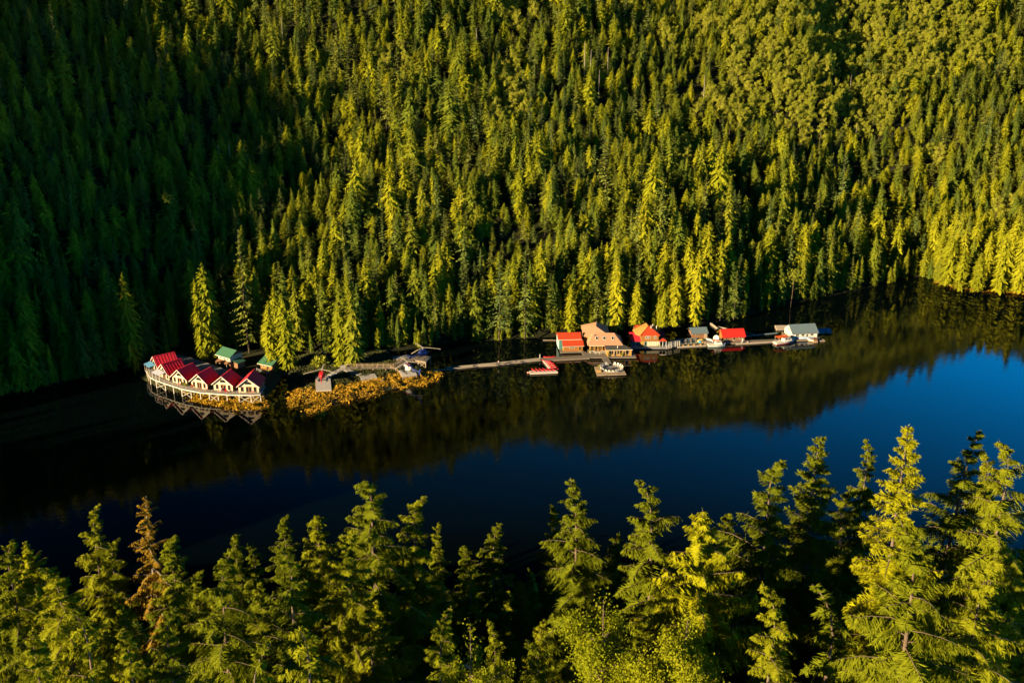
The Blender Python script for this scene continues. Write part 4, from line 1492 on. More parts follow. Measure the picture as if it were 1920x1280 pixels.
def bush(name, px, py, z, r, label, cat='shrub', group=None, leaf=BROD, n=420):
    p = P(px, py, z)
    g = np.random.default_rng(int(px * 7 + py))
    d = unit(g.normal(0, 1, (n, 3)))
    c = d * (r * g.uniform(0.35, 1.0, (n, 1))) * np.array([1, 1, 0.85])
    c[:, 2] = np.abs(c[:, 2]) + 0.15
    l = 0.32 * r * g.uniform(0.6, 1.2, n)
    Q = kites(c, unit(d + g.normal(0, .6, (n, 3))), l, l * 0.6, unit(g.normal(0, 1, (n, 3))))
    t = thing(name, label, cat, p, 0, group)
    link('foliage', quads_mesh('bush', Q, leaf), t)
    MB().tube([(0, 0, -0.1), (0.05, 0, r * 0.5), (0.1, 0.05, r)], [0.07, 0.05, 0.02], 5).build('stem', BARK, t)
    return t


bush('shrub', 346, 720, DZ, 1.0, 'small green shrub right of the cabin next to the lilac-awning one', group='shrubs between the cabins')
bush('shrub', 349, 722.5, DZ, 0.7, 'tiny shrub in the first gap between cream cabins', group='shrubs between the cabins')
bush('shrub', 390, 727, DZ, 1.1, 'green shrub right of the middle cabin', group='shrubs between the cabins')
bush('shrub', 397, 726, DZ, 1.3, 'dark shrub left of the second cabin from the near end', group='shrubs between the cabins', leaf=HEML)
bush('shrub', 436, 730, DZ, 0.9, 'shrub between the last two cabins at the near end', group='shrubs between the cabins')
bush('shrub', 481, 734, DZ, 0.9, 'shrub against the right wall of the nearest-end cabin', group='shrubs between the cabins')
bush('shrub', 600, 684, 1.0, 3.2, 'bright rounded bush standing alone left of the plank paths', n=1400)


def deck_chair(px, py, z, rz, m, label, group, first=[None]):
    p = P(px, py, z)
    t = thing('deck_chair', label, 'chair', p, rz, group)
    MB().slab([(-.32, -.35, .42), (.32, -.35, .42), (.32, .25, .32), (-.32, .25, .32)], .05).build('seat', m, t)
    MB().slab([(-.32, .22, .33), (.32, .22, .33), (.30, .55, 1.05), (-.30, .55, 1.05)], .05).build('backrest', m, t)
    for s in (-1, 1):
        MB().box(s * .40 - .06, -.38, .56, s * .40 + .06, .42, .60).build('armrest', m, t)
        MB().box(s * .36 - .03, -.34, 0, s * .36 + .03, -.27, .555).build('leg', m, t)
        MB().box(s * .36 - .03, .30, 0, s * .36 + .03, .37, .555).build('leg', m, t)
    return t


for (px, py, rz, m, lab) in [(424, 736, 0.4, REDP, 'red deck chair at the rail before the cabin second from the near end'),
                             (412, 735, -0.3, PINK, 'pale red deck chair left of the red one by the rail'),
                             (416, 734.5, 0.2, PINK, 'pale red deck chair nearest the red one'),
                             (386, 732, -0.5, PINK, 'pale red deck chair before the middle cabin'),
                             (362, 726.5, 0.5, ORAN, 'orange deck chair left of the middle cabin door'),
                             (336, 722, -0.5, PINK, 'pale red deck chair before the cabin next to the awning'),
                             (474, 737, 0.3, PINK, 'pale red deck chair before the near-end cabin')]:
    deck_chair(px, py, DZ - 0.015, rz, m, lab, 'chairs on the cabin boardwalk')

# green-roofed house behind
a, b_ = P(409.5, 684.5, 1.2), P(434.5, 692, 1.2)
org = (a + b_) / 2
rz = math.atan2((b_ - a).y, (b_ - a).x)
W = (b_ - a).length
gh = thing('house', 'two-storey white and brown house with a green metal roof', 'house', org, rz, scale=0.88)
MB().box(-W / 2, 0, -1, W / 2, 6.0, 2.5).build('lower_wall', BROWN, gh)
MB().box(-W / 2 + .02, 0.02, 2.502, W / 2 - .02, 5.98, 5.0).build('upper_wall', CREAM, gh)
mb = MB()
mb.extrude_xz([(0.0, 5.0), (6.0, 5.0), (3.0, 6.6)], 0, 0.15)
tmp = [(-W / 2 + (v_[1]), v_[0], v_[2]) for v_ in mb.v]
MB().add(tmp, mb.f).build('gable', BROWN, gh)
tmp = [(W / 2 - .15 + (v_[1]), v_[0], v_[2]) for v_ in mb.v]
MB().add(tmp, mb.f).build('gable', BROWN, gh)
mb = MB()
mb.slab([(-W / 2 - .7, -0.9, 4.65), (W / 2 + .7, -0.9, 4.65), (W / 2 + .7, 3, 6.75), (-W / 2 - .7, 3, 6.75)], .15)
mb.slab([(-W / 2 - .7, 3, 6.75), (W / 2 + .7, 3, 6.75), (W / 2 + .7, 6.9, 4.65), (-W / 2 - .7, 6.9, 4.65)], .15)
mb.build('roof', GREENR, gh)
MB().box(-W / 2 - .7, -1.0, 4.42, W / 2 + .7, -0.91, 4.62).build('fascia', WHITE, gh)
for x in (-W * .30, 0.0, W * .28):
    window(gh, x, 0, 3.25, 0.95, 1.05, WHITE)
door(gh, -W * .1, 0, 1.0, 2.0, OLDW)
window(gh, W * .25, 0, 0.7, 1.2, 1.1, OLDW)
MB().slab([(-W / 2, -1.6, 2.25), (W / 2 - .2, -1.6, 2.25), (W / 2 - .2, -0.01, 2.85), (-W / 2, -0.01, 2.85)], .1).build('porch_roof', BROWN, gh)
for x in (-W / 2 + .2, W / 2 - .5):
    MB().box(x - .08, -1.5, -0.5, x + .08, -1.34, 2.14).build('porch_post', OLDW, gh)
MB().box(W / 2 + .01, 1.2, -1, W / 2 + 2.6, 4.6, 2.3).build('annex_wall', BROWN, gh)
MB().slab([(W / 2 + .03, 0.9, 3.3), (W / 2 + 3.0, 0.9, 2.45), (W / 2 + 3.0, 4.9, 2.45), (W / 2 + .03, 4.9, 3.3)], .1).build('annex_roof', GREENR, gh)

a, b_ = P(485, 691.5, 1.2), P(512, 697.5, 1.2)
rz = math.atan2((b_ - a).y, (b_ - a).x)
W = (b_ - a).length * 0.82
sh = thing('shed', 'small orange-brown shed under a square green roof', 'shed', (a + b_) / 2, rz)
MB().box(-W / 2, 0.4, -1, W / 2, 4.4, 2.2).build('wall', ORANGEW, sh)
MB().slab([(-W / 2 - .5, -0.5, 2.2), (W / 2 + .5, -0.5, 2.2), (W / 2 + .5, 5.0, 4.4), (-W / 2 - .5, 5.0, 4.4)], .14).build('roof', GREENR, sh)
MB().box(-W / 2 - .5, -0.6, 2.0, W / 2 + .5, -0.51, 2.2).build('fascia', CREAM, sh)
door(sh, 0.6, 0.4, 0.9, 1.9, BROWN)
window(sh, -1.1, 0.4, 0.9, 0.8, 0.8, CREAM)
fence('railing', [P(481, 695, 1.2), P(500, 702, 1.2), P(506, 700, 1.2)], 1.0, GREYD, 'grey railing in the shade before the green-roofed shed', 'railing')

# ------------------------------------------------------------------ helicopter pads and plank paths
pad_a = platform('helipad', 'long plank landing pad under the red helicopter', 'helipad', [P(592.5, 732, 2.0), P(621.6, 730.7, 2.0), P(619, 704.5, 2.0), P(591.3, 704.5, 2.0)], 0.16, PADD, 2.0, group='helicopter landing pads')
pad_b = platform('helipad', 'empty low grey landing pad in the grass', 'helipad', [P(678.3, 713.1, 1.7), P(709.3, 710.5, 1.7), P(702.8, 699.8, 1.7), P(673.6, 703.6, 1.7)], 0.16, PADD, 1.7, group='helicopter landing pads')
pad_c = platform('helipad', 'landing pad under the blue and white helicopter', 'helipad', [P(754.7, 705.6, 2.2), P(782, 702, 2.2), P(775.5, 691, 2.2), P(747.4, 694, 2.2)], 0.16, PADD, 2.2, group='helicopter landing pads')
pad_d = platform('helipad', 'brown plank landing pad under the dark blue helicopter', 'helipad', [P(769, 672.8, 2.6), P(798.5, 678, 2.6), P(808, 667, 2.6), P(773, 668, 2.6)], 0.16, DECK, 2.6, group='helicopter landing pads')


def walkway(name, label, pts, w, m, z_t=0.14, leg=None, cat='walkway', group=None, legm=OLDW):
    pts = [Vector(p) for p in pts]
    root = thing(name, label, cat, (pts[0].x, pts[0].y, 0), 0, group)
    o = Vector((pts[0].x, pts[0].y, 0))
    mb = MB()
    L_, R_ = [], []
    for i, p in enumerate(pts):
        d = (pts[min(i + 1, len(pts) - 1)] - pts[max(i - 1, 0)])
        s = Vector((-d.y, d.x, 0)).normalized() * w / 2
        L_.append(p + s - o)
        R_.append(p - s - o)
    for i in range(len(pts) - 1):
        vs = [R_[i], R_[i + 1], L_[i + 1], L_[i]]
        lo = [q_ - Vector((0, 0, z_t)) for q_ in vs]
        mb.add(vs + lo, [(0, 1, 2, 3), (7, 6, 5, 4), (0, 4, 5, 1), (2, 6, 7, 3)] + ([(3, 7, 4, 0)] if i == 0 else []) + ([(1, 5, 6, 2)] if i == len(pts) - 2 else []))
    mb.build('decking', m, root)
    if leg:
        for a, b_ in zip(pts[:-1], pts[1:]):
            n = max(1, int((b_ - a).length / 3.0))
            d = (b_ - a).normalized()
            s = Vector((-d.y, d.x, 0)) * (w / 2 - .15)
            for k in range(n):
                for sg in (-1, 1):
                    p = a.lerp(b_, (k + .4) / n) + s * sg - o
                    MB().box(p.x - .1, p.y - .1, -1.5, p.x + .1, p.y + .1, p.z - z_t - .004).build('leg', legm, root)
    return root


walkway('plank_path', 'grey plank path leading down to the red helicopter pad', [P(643, 684, 1.9), P(643.5, 690, 1.85), P(632, 695.5, 1.8), P(619, 703, 1.9)], 2.0, PADD, leg=True, group='plank paths on the point')
walkway('plank_path', 'grey plank path branching to the empty landing pad', [P(645.5, 691.8, 1.81), P(660, 696.5, 1.75), P(675, 702, 1.72)], 1.8, PADD, leg=True, group='plank paths on the point')
wk = [P(648, 688.5, 2.3), P(690, 688.8, 2.3), P(738, 688.5, 2.3)]
w1 = walkway('boardwalk', 'raised plank walkway with brown railings above the grass', wk, 1.8, DECK, leg=True)
fence('railing', [P(649, 687, 2.3), P(738, 687, 2.3)], 1.05, OLDW, 'rear railing of the raised plank walkway', 'railing', spacing=1.7)
fence('railing', [P(668, 690, 2.3), P(732, 690, 2.3)], 1.05, OLDW, 'front railing of the raised plank walkway', 'railing', spacing=1.9)
walkway('boardwalk', 'broad plank ramp from the raised walkway up to the dark blue helicopter', [P(742, 688.5, 2.32), P(752, 680, 2.45), P(770, 672.5, 2.62)], 3.2, DECK, leg=True)
fence('railing', [P(733, 690.5, 2.3), P(746.5, 698, 2.3)], 1.0, OLDW, 'slanting railing beside the blue and white helicopter pad', 'railing', spacing=1.5)
fence('railing', [P(741, 684.5, 2.4), P(757, 674, 2.5)], 1.05, OLDW, 'railing climbing to the dark blue helicopter pad', 'railing', spacing=1.5)
platform('deck', 'shaded grey deck behind the railing of the walkway', 'deck', [P(738, 674, 1.6), P(768, 671, 1.6), P(766, 664.5, 1.6), P(736, 667, 1.6)], 0.16, GREYD, 1.6, braces=False)
rk = MB()
g = np.random.default_rng(4)
rings = []
for k in range(6):
    zz = -0.2 + 0.28 * k
    rr = [0.75, 0.8, 0.72, 0.6, 0.42, 0.16][k]
    rings.append([(rr * math.cos(t * math.pi / 4) * g.uniform(.85, 1.15), rr * math.sin(t * math.pi / 4) * g.uniform(.85, 1.15), zz) for t in range(8)])
rk.loft(rings)
p = P(718, 717, 0.5)
o = rk.build('boulder', WHITE)
o.location = p
tag(o, 'white boulder at the edge of the golden weed', 'boulder')


def heli(px, py, z, rz, body, boom, label, cowl=None, blades=(90, 210, 330)):
    """Parked light helicopter, nose to local +y."""
    p = P(px, py, z)
    t = thing('helicopter', label, 'helicopter', p, rz, 'parked helicopters', scale=1.16)
    n = 12

    def ring(y, zc, rx_, rz__):
        return [(rx_ * math.cos(2 * math.pi * k / n), y, zc + rz__ * math.sin(2 * math.pi * k / n)) for k in range(n)]
    prof = [(-2.3, 1.75, .28, .30), (-1.8, 1.65, .62, .60), (-1.0, 1.5, .88, .88), (0, 1.42, .95, .95), (0.9, 1.35, .93, .92)]
    MB().loft([ring(*q_) for q_ in prof]).build('fuselage', body, t, True)
    prof = [(0.905, 1.35, .92, .91), (1.5, 1.28, .82, .80), (2.0, 1.15, .60, .55), (2.3, 1.05, .25, .22)]
    MB().loft([ring(*q_) for q_ in prof]).build('windscreen', GLASS, t, True)
    MB().loft([ring(*q_) for q_ in [(-2.2, 1.78, .26, .27), (-4.5, 1.95, .19, .19), (-6.9, 2.1, .12, .12)]]).build('tail_boom', boom, t, True)

    st = MB().box(-1.15, -5.6, 1.98, 1.15, -5.1, 2.04)
    st.build('stabilizer', BLACKM if boom is REDP else boom, t)
    fin = MB()
    fin.add([(-.05, -6.4, 1.3), (.05, -6.4, 1.3), (.05, -7.2, 3.2), (-.05, -7.2, 3.2), (-.05, -6.8, 1.3), (.05, -6.8, 1.3), (.05, -7.6, 3.2), (-.05, -7.6, 3.2)],
            [(0, 1, 2, 3), (5, 4, 7, 6), (0, 3, 7, 4), (1, 5, 6, 2), (3, 2, 6, 7), (0, 4, 5, 1)])
    fin.build('tail_fin', boom, t)
    cw = MB().loft([[(x * s_, y, 2.2 + zz * s_) for x, zz in ((-.5, 0), (.5, 0), (.42, .42), (-.42, .42))] for y, s_ in ((-1.9, .6), (-1.0, 1.0), (0.4, 1.0), (0.9, .5))])
    cw.build('engine_cowling', cowl or body, t)
    MB().tube([(0, -.15, 2.5), (0, -.15, 3.15)], [.11, .08], 8).build('rotor_mast', BLADE, t)
    hub = MB().tube([(0, -.15, 3.05), (0, -.15, 3.2)], [.32, .30], 10).build('rotor_hub', BLADE, t)
    for a in blades:
        a = R(a) - rz
        d = Vector((math.cos(a), math.sin(a), 0))
        s = Vector((-d.y, d.x, 0)) * .17
        b0 = Vector((0, -.15, 3.14))
        mb = MB()
        vs = []
        for f, dr in ((0.25, 0), (2.5, -.06), (5.2, -.34)):
            c = b0 + d * f + Vector((0, 0, dr))
            vs += [c - s - Vector((0, 0, .02)), c + s - Vector((0, 0, .02)), c + s + Vector((0, 0, .02)), c - s + Vector((0, 0, .02))]
        mb.add(vs, [(3, 2, 1, 0), (8, 9, 10, 11)] + [(i * 4 + k, i * 4 + (k + 1) % 4, (i + 1) * 4 + (k + 1) % 4, (i + 1) * 4 + k) for i in range(2) for k in range(4)])
        mb.build('rotor_blade', BLADE, t)
    MB().tube([(.14, -7.0, 2.15), (.2, -7.0, 2.15)], .1, 8).build('tail_rotor_hub', BLACKM, t)
    MB().box(.16, -7.05, 1.25, .19, -6.95, 3.05).build('tail_rotor_blade', BLADE, t)
    for s in (-1, 1):
        sk = MB().tube([(s * 1.05, -1.5, .08), (s * 1.05, 1.3, .08), (s * 1.05, 1.7, .28)], .06, 6).build('skid', BLACKM, t)
        for y in (-.9, .8):
            MB().tube([(s * 1.05, y, .10), (s * .55, y, .75)], .05, 6).build('strut', BLACKM, sk)
    if boom is DBLU and body is WHITE:
        MB().tube([(-.52, -.6, 2.36), (-.56, -.6, 2.36)], .30, 10).build('cowling_emblem', ORAN, t)
        MB().tube([(0, -1.0, 2.63), (0, -1.0, 2.68)], .32, 10).build('cowling_emblem', ORAN, t)
    door_ = MB().box(-.985, -.35, .95, -.955, .75, 1.95).build('door', GLASS, t)
    return t


heli(604.5, 711.5, 2.0, R(9), REDP, REDP, 'bright red helicopter parked on the long plank pad', blades=(92, 212, 332))
heli(764, 697, 2.2, R(35), WHITE, DBLU, 'blue and white helicopter with orange cowling parked on a plank pad', cowl=DBLU, blades=(118, 238, 352))
heli(794, 670, 2.6, R(-32), DBLU, DBLU, 'dark blue helicopter parked on the brown pad at the water', blades=(120, 236, 356))

# ------------------------------------------------------------------ floating footbridge, person and kayak floats
def log(px0, py0, px1, py1, r=0.28, z=0.12, m=PLOG, name='log', label=None, parent=None, org=None, z1=None):
    a, b_ = P(px0, py0, z), P(px1, py1, z if z1 is None else z1)
    if parent is None:
        t = MB().tube([Vector((0, 0, 0)), (b_ - a) * .5, b_ - a], [r, r * .92, r * .8], 8).build(name, m)
        t.location = a
        return tag(t, label, 'log')
    return MB().tube([a - org, b_ - org], [r, r * .9], 8).build(name, m, parent)


fb_o = P(834, 692, 0)
fb = thing('footbridge', 'long floating footbridge of twin logs crossing the water to the lodge', 'footbridge', fb_o)
seg = [(800, 696, 834, 692.6), (834, 693.2, 888, 687), (888, 686.8, 930, 684.2), (930, 684.2, 975, 679), (975, 679, 1018, 674.4)]
for s_ in seg:
    log(*s_, r=.34, z=.22, m=PLOG, parent=fb, org=fb_o)
seg = [(834, 689.2, 888, 684.6), (888, 684.4, 930, 680.6), (930, 680.6, 975, 676), (975, 676, 1014, 671.6)]
for s_ in seg:
    log(*s_, r=.28, z=.22, m=PLOG, parent=fb, org=fb_o)
for (x, y0, y1) in ((836, 689, 693.4), (887, 684.2, 687.4), (931, 680, 684.6), (952, 678, 682), (976, 675.6, 679.4), (1012, 671.6, 675.2)):
    MB().beam(P(x, y0, .52) - fb_o, P(x + 1.2, y1, .52) - fb_o, .5, .14).build('crossbeam', DECK, fb)
wp = P(1012.3, 672, .4)
mb = MB().tube([(0, 0, -.5), (0, 0, 1.5), (0, 0, 1.55)], [.11, .10, .06], 8)
o = mb.build('mooring_post', WHITE)
o.location = wp
tag(o, 'thin white mooring post where the footbridge meets the dock', 'post')

# the person on the footbridge
pp = P(934.5, 684.3, .58)
pm = bpy.data.materials.new('person_clothes')
pm.use_nodes = True
nt = pm.node_tree
bs = nt.nodes['Principled BSDF']
bs.inputs['Roughness'].default_value = .85
tc = nt.nodes.new('ShaderNodeTexCoord')
sx = nt.nodes.new('ShaderNodeSeparateXYZ')
dv = nt.nodes.new('ShaderNodeMath')
dv.operation = 'DIVIDE'
dv.inputs[1].default_value = 1.75
rp = nt.nodes.new('ShaderNodeValToRGB')
rp.color_ramp.interpolation = 'CONSTANT'
els = rp.color_ramp.elements
els[0].color = (.05, .04, .035, 1)
els[1].position, els[1].color = .05, (.035, .045, .075, 1)
for pos, c in ((.54, (.50, .40, .30, 1)), (.845, (.45, .25, .17, 1))):
    e = els.new(pos)
    e.color = c
nt.links.new(tc.outputs['Object'], sx.inputs[0])
nt.links.new(sx.outputs['Z'], dv.inputs[0])
nt.links.new(dv.outputs[0], rp.inputs[0])
nt.links.new(rp.outputs[0], bs.inputs['Base Color'])
J = [((0, 0, .94), .14), ((0, 0, 1.15), .13), ((0, 0, 1.38), .15), ((0, .0, 1.50), .055), ((0, .01, 1.60), .085), ((0, .01, 1.70), .075),
     ((.10, 0, .90), .095), ((.11, .03, .50), .062), ((.11, -.02, .09), .045), ((.12, .14, .04), .038),
     ((-.10, 0, .90), .095), ((-.12, .14, .52), .062), ((-.12, .02, .12), .045), ((-.12, .16, .05), .038),
     ((.20, 0, 1.40), .062), ((.25, -.05, 1.13), .045), ((.24, .08, .90), .034), ((.24, .11, .80), .028),
     ((-.20, 0, 1.40), .062), ((-.25, .06, 1.13), .045), ((-.22, .22, .94), .034), ((-.22, .26, .85), .028)]
E_ = [(0, 1), (1, 2), (2, 3), (3, 4), (4, 5), (0, 6), (6, 7), (7, 8), (8, 9), (0, 10), (10, 11), (11, 12), (12, 13), (2, 14), (14, 15), (15, 16), (16, 17), (2, 18), (18, 19), (19, 20), (20, 21)]
me = bpy.data.meshes.new('person')
me.from_pydata([j[0] for j in J], E_, [])
me.materials.append(pm)
pers = link('person', me)
sk = pers.modifiers.new('skin', 'SKIN')
for i, j in enumerate(J):
    me.skin_vertices[0].data[i].radius = (j[1], j[1])
me.skin_vertices[0].data[0].use_root = True
pers.modifiers.new('smooth', 'SUBSURF').levels = 1
pers.location = pp
pers.rotation_euler = (0, 0, R(-75))
tag(pers, 'person in a pale top and dark trousers walking along the log footbridge', 'person')
hr = MB().loft([[(.09 * s_ * math.cos(k * math.pi / 4), -.01 + .10 * s_ * math.sin(k * math.pi / 4), z) for k in range(8)] for z, s_ in ((1.66, 1.0), (1.72, .95), (1.77, .6))])
hr.build('hair', BLACKM, pers)


def dock(name, label, pts, w, z=0.5, deck=DECK, logs=True, group=None, cat='dock'):
    pts = [P(a, b_, z) for a, b_ in pts]
    r_ = walkway(name, label, pts, w, deck, z_t=.22, cat=cat, group=group)
    if logs:
        for a, b_ in zip(pts[:-1], pts[1:]):
            d = (b_ - a).normalized()
            s = Vector((-d.y, d.x, 0)) * (w / 2 - .25)
            o_ = Vector((pts[0].x, pts[0].y, 0))
            for sg in (-1, 1):
                MB().tube([a + s * sg - o_ + Vector((0, 0, -.40 )), b_ + s * sg - o_ + Vector((0, 0, -.40))], .17, 7).build('float_log', LOGM, r_)
    return r_


dock('dock', 'weathered plank dock between the footbridge and the lodge', [(1016, 673.2), (1040, 671.8), (1104, 668.2)], 2.8, group='floating docks')
dock('dock', 'narrow slanting finger dock carrying red kayaks', [(1020, 675.5), (1031.5, 689.5)], 1.0, z=.48, deck=WHITE, group='floating docks')
dock('dock', 'short cross dock at the end of the kayak finger', [(993, 697.6), (1045, 695.4)], 2.4, z=.46, deck=WHITE, group='floating docks')
dock('dock', 'short plank gangway at the side of the two-tier boathouse', [(1094, 659), (1099, 668)], 1.5, z=.52, group='floating docks')


def kayak(p, rz, m, label, group='kayaks and canoes at the dock', L=3.6, w=.27, first=None):
    t = thing('kayak', label, 'kayak', p, rz, group)
    rings = []
    for f in np.linspace(-1, 1, 9):
        ww = w * max(0.04, 1 - abs(f) ** 2.4)
        up = .14 * f * f
        rings.append([(ww * math.cos(k * math.pi / 4), f * L / 2, .16 + up + .17 * math.sin(k * math.pi / 4)) for k in range(8)])
    MB().loft(rings).build('hull', m, t, True)
    MB().tube([(0, -.45, .325), (0, 0, .345), (0, .40, .335)], [.10, .22, .12], 8).build('cockpit', BLACKM, t)
    return t


k0 = kayak(P(1025, 678, .3), R(62), REDP, 'red kayak moored against the slanting finger dock, nearest the main dock')
ordk = ['second', 'third', 'fourth', 'fifth', 'sixth', 'seventh', 'eighth']
for k in range(4):
    p = P(1027 + 3.0 * (k + 1), 678 + 3.3 * (k + 1), .25)
    copy_thing(k0, p, R(62 - 4 * k), label=f'red kayak moored against the slanting finger dock, {ordk[k]} from the main dock')
k1 = kayak(P(1000, 694.4, .5), R(28), REDP, 'red kayak lying across the cross dock, first from its left end', L=2.7)
for k in range(5):
    copy_thing(k1, P(1000 + 7.3 * (k + 1), 694.3 - .25 * k, .5), R(30 + (k % 3) * 4), label=f'red kayak lying across the cross dock, {ordk[k]} from its left end')
kayak(P(1031, 670, .5), R(-84), REDP, 'long red canoe lying along the back edge of the main dock', L=4.4, w=.4)
kayak(P(998, 699, .05), R(-80), PINK, 'pale kayak afloat at the left tip of the cross dock')
# ------------------------------------------------------------------ floating buildings
FZ = 0.55


def place(pxl, pxr, z=FZ):
    """Origin, heading and length of a front wall between two pixels at its foot."""
    a, b_ = P(*pxl, z), P(*pxr, z)
    d = b_ - a
    return a, math.atan2(d.y, d.x), d.length


def float_base(name, label, pxs, z=FZ, t=.28, deck=DECK, group=None, cat='float'):
    pts = [P(a, b_, z) for a, b_ in pxs]
    o = Vector((pts[0].x, pts[0].y, 0))
    root = thing(name, label, cat, o, 0, group)
    MB().prism([((p - o).x, (p - o).y) for p in pts], z - t, z).build('decking', deck, root)
    for k in range(4):
        f = (k + .5) / 4
        a, b_ = pts[0].lerp(pts[3], f) - o, pts[1].lerp(pts[2], f) - o
        a.z = b_.z = z - t - .23
        MB().tube([a, b_], [.22, .22], 7).build('float_log', LOGM, root)
    return root


# two-tier boathouse
float_base('float', 'log float under the two-tier boathouse', [(1051, 660.5), (1095, 659.5), (1092, 648), (1048, 649)], group='building floats')
o, rz, W = place((1056.5, 659), (1092.5, 658))
bh = thing('boathouse', 'boathouse with two stepped orange-red roofs and a pale teal side wall', 'boathouse', o, rz)
X0 = -1.4
MB().box(0, 0, 0, W, 0.16, 2.3).build('front_wall', ORANGEW, bh)
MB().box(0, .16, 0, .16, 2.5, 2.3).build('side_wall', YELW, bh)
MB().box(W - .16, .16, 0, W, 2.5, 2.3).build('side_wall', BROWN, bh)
gab = [(2.5, 0), (8.4, 0), (8.4, 3.4), (5.4, 5.0), (2.5, 3.7)]
for x0, x1, m in ((X0, X0 + .16, TEAL), (W - .5, W - .34, BROWN)):
    n = len(gab)
    vs = [(x0, y, z) for y, z in gab] + [(x1, y, z) for y, z in gab]
    MB().add(vs, [tuple(range(n - 1, -1, -1)), tuple(range(n, 2 * n))] + [(i, (i + 1) % n, n + (i + 1) % n, n + i) for i in range(n)]).build('gable_wall', m, bh)
MB().box(X0 + .16, 2.5, 0, W - .5, 2.62, 3.7).build('upper_wall', DTEAL, bh)
MB().box(X0 + .16, 8.25, 0, W - .5, 8.4, 3.4).build('back_wall', BROWN, bh)
MB().slab([(-.35, -.7, 2.15), (W + .35, -.7, 2.15), (W + .35, 2.48, 3.55), (-.35, 2.48, 3.55)], .12).build('lower_roof', ORRR, bh)
mb = MB()
mb.slab([(X0 - .35, 2.0, 3.72), (W - .1, 2.0, 3.72), (W - .1, 5.4, 5.2), (X0 - .35, 5.4, 5.2)], .12)
mb.slab([(X0 - .35, 5.4, 5.2), (W - .1, 5.4, 5.2), (W - .1, 8.9, 3.3), (X0 - .35, 8.9, 3.3)], .12)
mb.build('upper_roof', ORRR, bh)
MB().box(-.35, -.80, 1.98, W + .35, -.71, 2.13).build('fascia', CREAM, bh)
MB().box(X0 - .35, 1.90, 3.54, W - .1, 1.99, 3.70).build('fascia', CREAM, bh)
window(bh, W * .45, 0, 1.25, 1.6, .45, WHITE)
door(bh, W * .85, 0, .8, 1.9, YELW)

# the lodge
ld_f = float_base('float', 'broad log float carrying the lodge and its terrace', [(1099, 670), (1193, 670), (1186, 656), (1102, 650)], deck=DECK, group='building floats')
o, rz, W = place((1104, 660), (1165, 660))
lg = thing('lodge', 'large lodge with salmon shingle hip roofs and three skylights', 'lodge', o, rz)
MB().box(.4, .3, 0, W - .4, .48, 2.55).build('front_wall', ORANGEW, lg)
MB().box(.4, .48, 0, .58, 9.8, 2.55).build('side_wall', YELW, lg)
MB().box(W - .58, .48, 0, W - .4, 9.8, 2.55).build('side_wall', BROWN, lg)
MB().box(.58, 9.6, 0, W - .58, 9.8, 2.55).build('back_wall', BROWN, lg)
hip_roof(lg, 0, W, 0, 9.6, 2.72, 5.55, W * .17, W * .80, SALM, ov=.5, ry=4.6)
# the taller rear block
MB().box(-1.2, 9.9, 0, 7.4, 17.0, 3.9).build('rear_wall', BROWN, lg)
MB().box(-1.2, 5.4, 0, .38, 9.89, 3.9).build('rear_wall', YELW, lg)
hip_roof(lg, -1.2, 7.4, 5.6, 17.0, 4.05, 6.75, 3.0, 3.5, SALM, ov=.45, name='rear_roof', ry=8.2, ry1=13.0)
for k, fx in enumerate((.27, .52, .80)):
    x, y = W * (.18 + .60 * [0.12, .5, .93][k]), 2.35
    z = 2.72 + (y + .5) / 5.1 * 2.83
    sl = 2.83 / 5.1
    n_ = Vector((0, -sl, 1)).normalized()
    up = Vector((0, 1, sl)).normalized()
    c = Vector((x, y, z + .03))
    mb = MB()
    for s in (-1, 1):
        mb.beam(c + Vector((s * .42, 0, 0)) - up * .75, c + Vector((s * .42, 0, 0)) + up * .75, .12, .16, up=n_)
        mb.beam(c + Vector((-.36, 0, 0)) + up * .69 * s, c + Vector((.36, 0, 0)) + up * .69 * s, .12, .16, up=n_)
    f = mb.build('skylight', WHITE, lg)
    MB().slab([c + Vector((-.37, 0, 0)) - up * .63 + n_ * .03, c + Vector((.37, 0, 0)) - up * .63 + n_ * .03, c + Vector((.37, 0, 0)) + up * .63 + n_ * .03, c + Vector((-.37, 0, 0)) + up * .63 + n_ * .03], .02).build('pane', GLASS, f)
MB().tube([(2.0, 3.2, 4.2), (2.0, 3.2, 5.4)], .14, 8).build('stove_pipe', METR, lg)
for x in (W * .12, W * .26, W * .42):
    window(lg, x, .3, .8, 1.1, 1.3, YELW)
for k in range(5):
    x = .3 + k * W * .5 / 4
    MB().box(x - .08, -.35, 0, x + .08, -.2, 2.55).build('post', YELW, lg)
MB().box(0, -.52, 2.4, W * .5, -.50, 2.56).build('fascia', CREAM, lg)
# flat-roofed dining wing in front
o, rz, W2 = place((1138.5, 667.5), (1183.5, 666.5))
dn = thing('dining_wing', 'low golden dining wing of the lodge under a flat charcoal roof', 'building', o, rz)
MB().box(0, 0, 0, W2, .16, 2.35).build('front_wall', YELW, dn)
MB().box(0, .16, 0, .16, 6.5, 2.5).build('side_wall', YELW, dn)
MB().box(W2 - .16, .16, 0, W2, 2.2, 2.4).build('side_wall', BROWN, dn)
MB().slab([(-.5, -.55, 2.42), (W2 + .3, -.55, 2.42), (W2 - 3.0, 5.6, 2.85), (-.5, 5.6, 2.85)], .14).build('roof', CHAR, dn)
MB().box(-.5, -.66, 2.22, W2 + .3, -.56, 2.42).build('fascia', CREAM, dn)
MB().tube([(W2 * .44, 1.0, 2.5), (W2 * .44, 1.0, 3.45)], .10, 8).build('vent_pipe', WHITE, dn)
for k in range(3):
    window(dn, W2 * (.17 + .32 * k), 0, .7, 1.25, 1.2, OLDW)
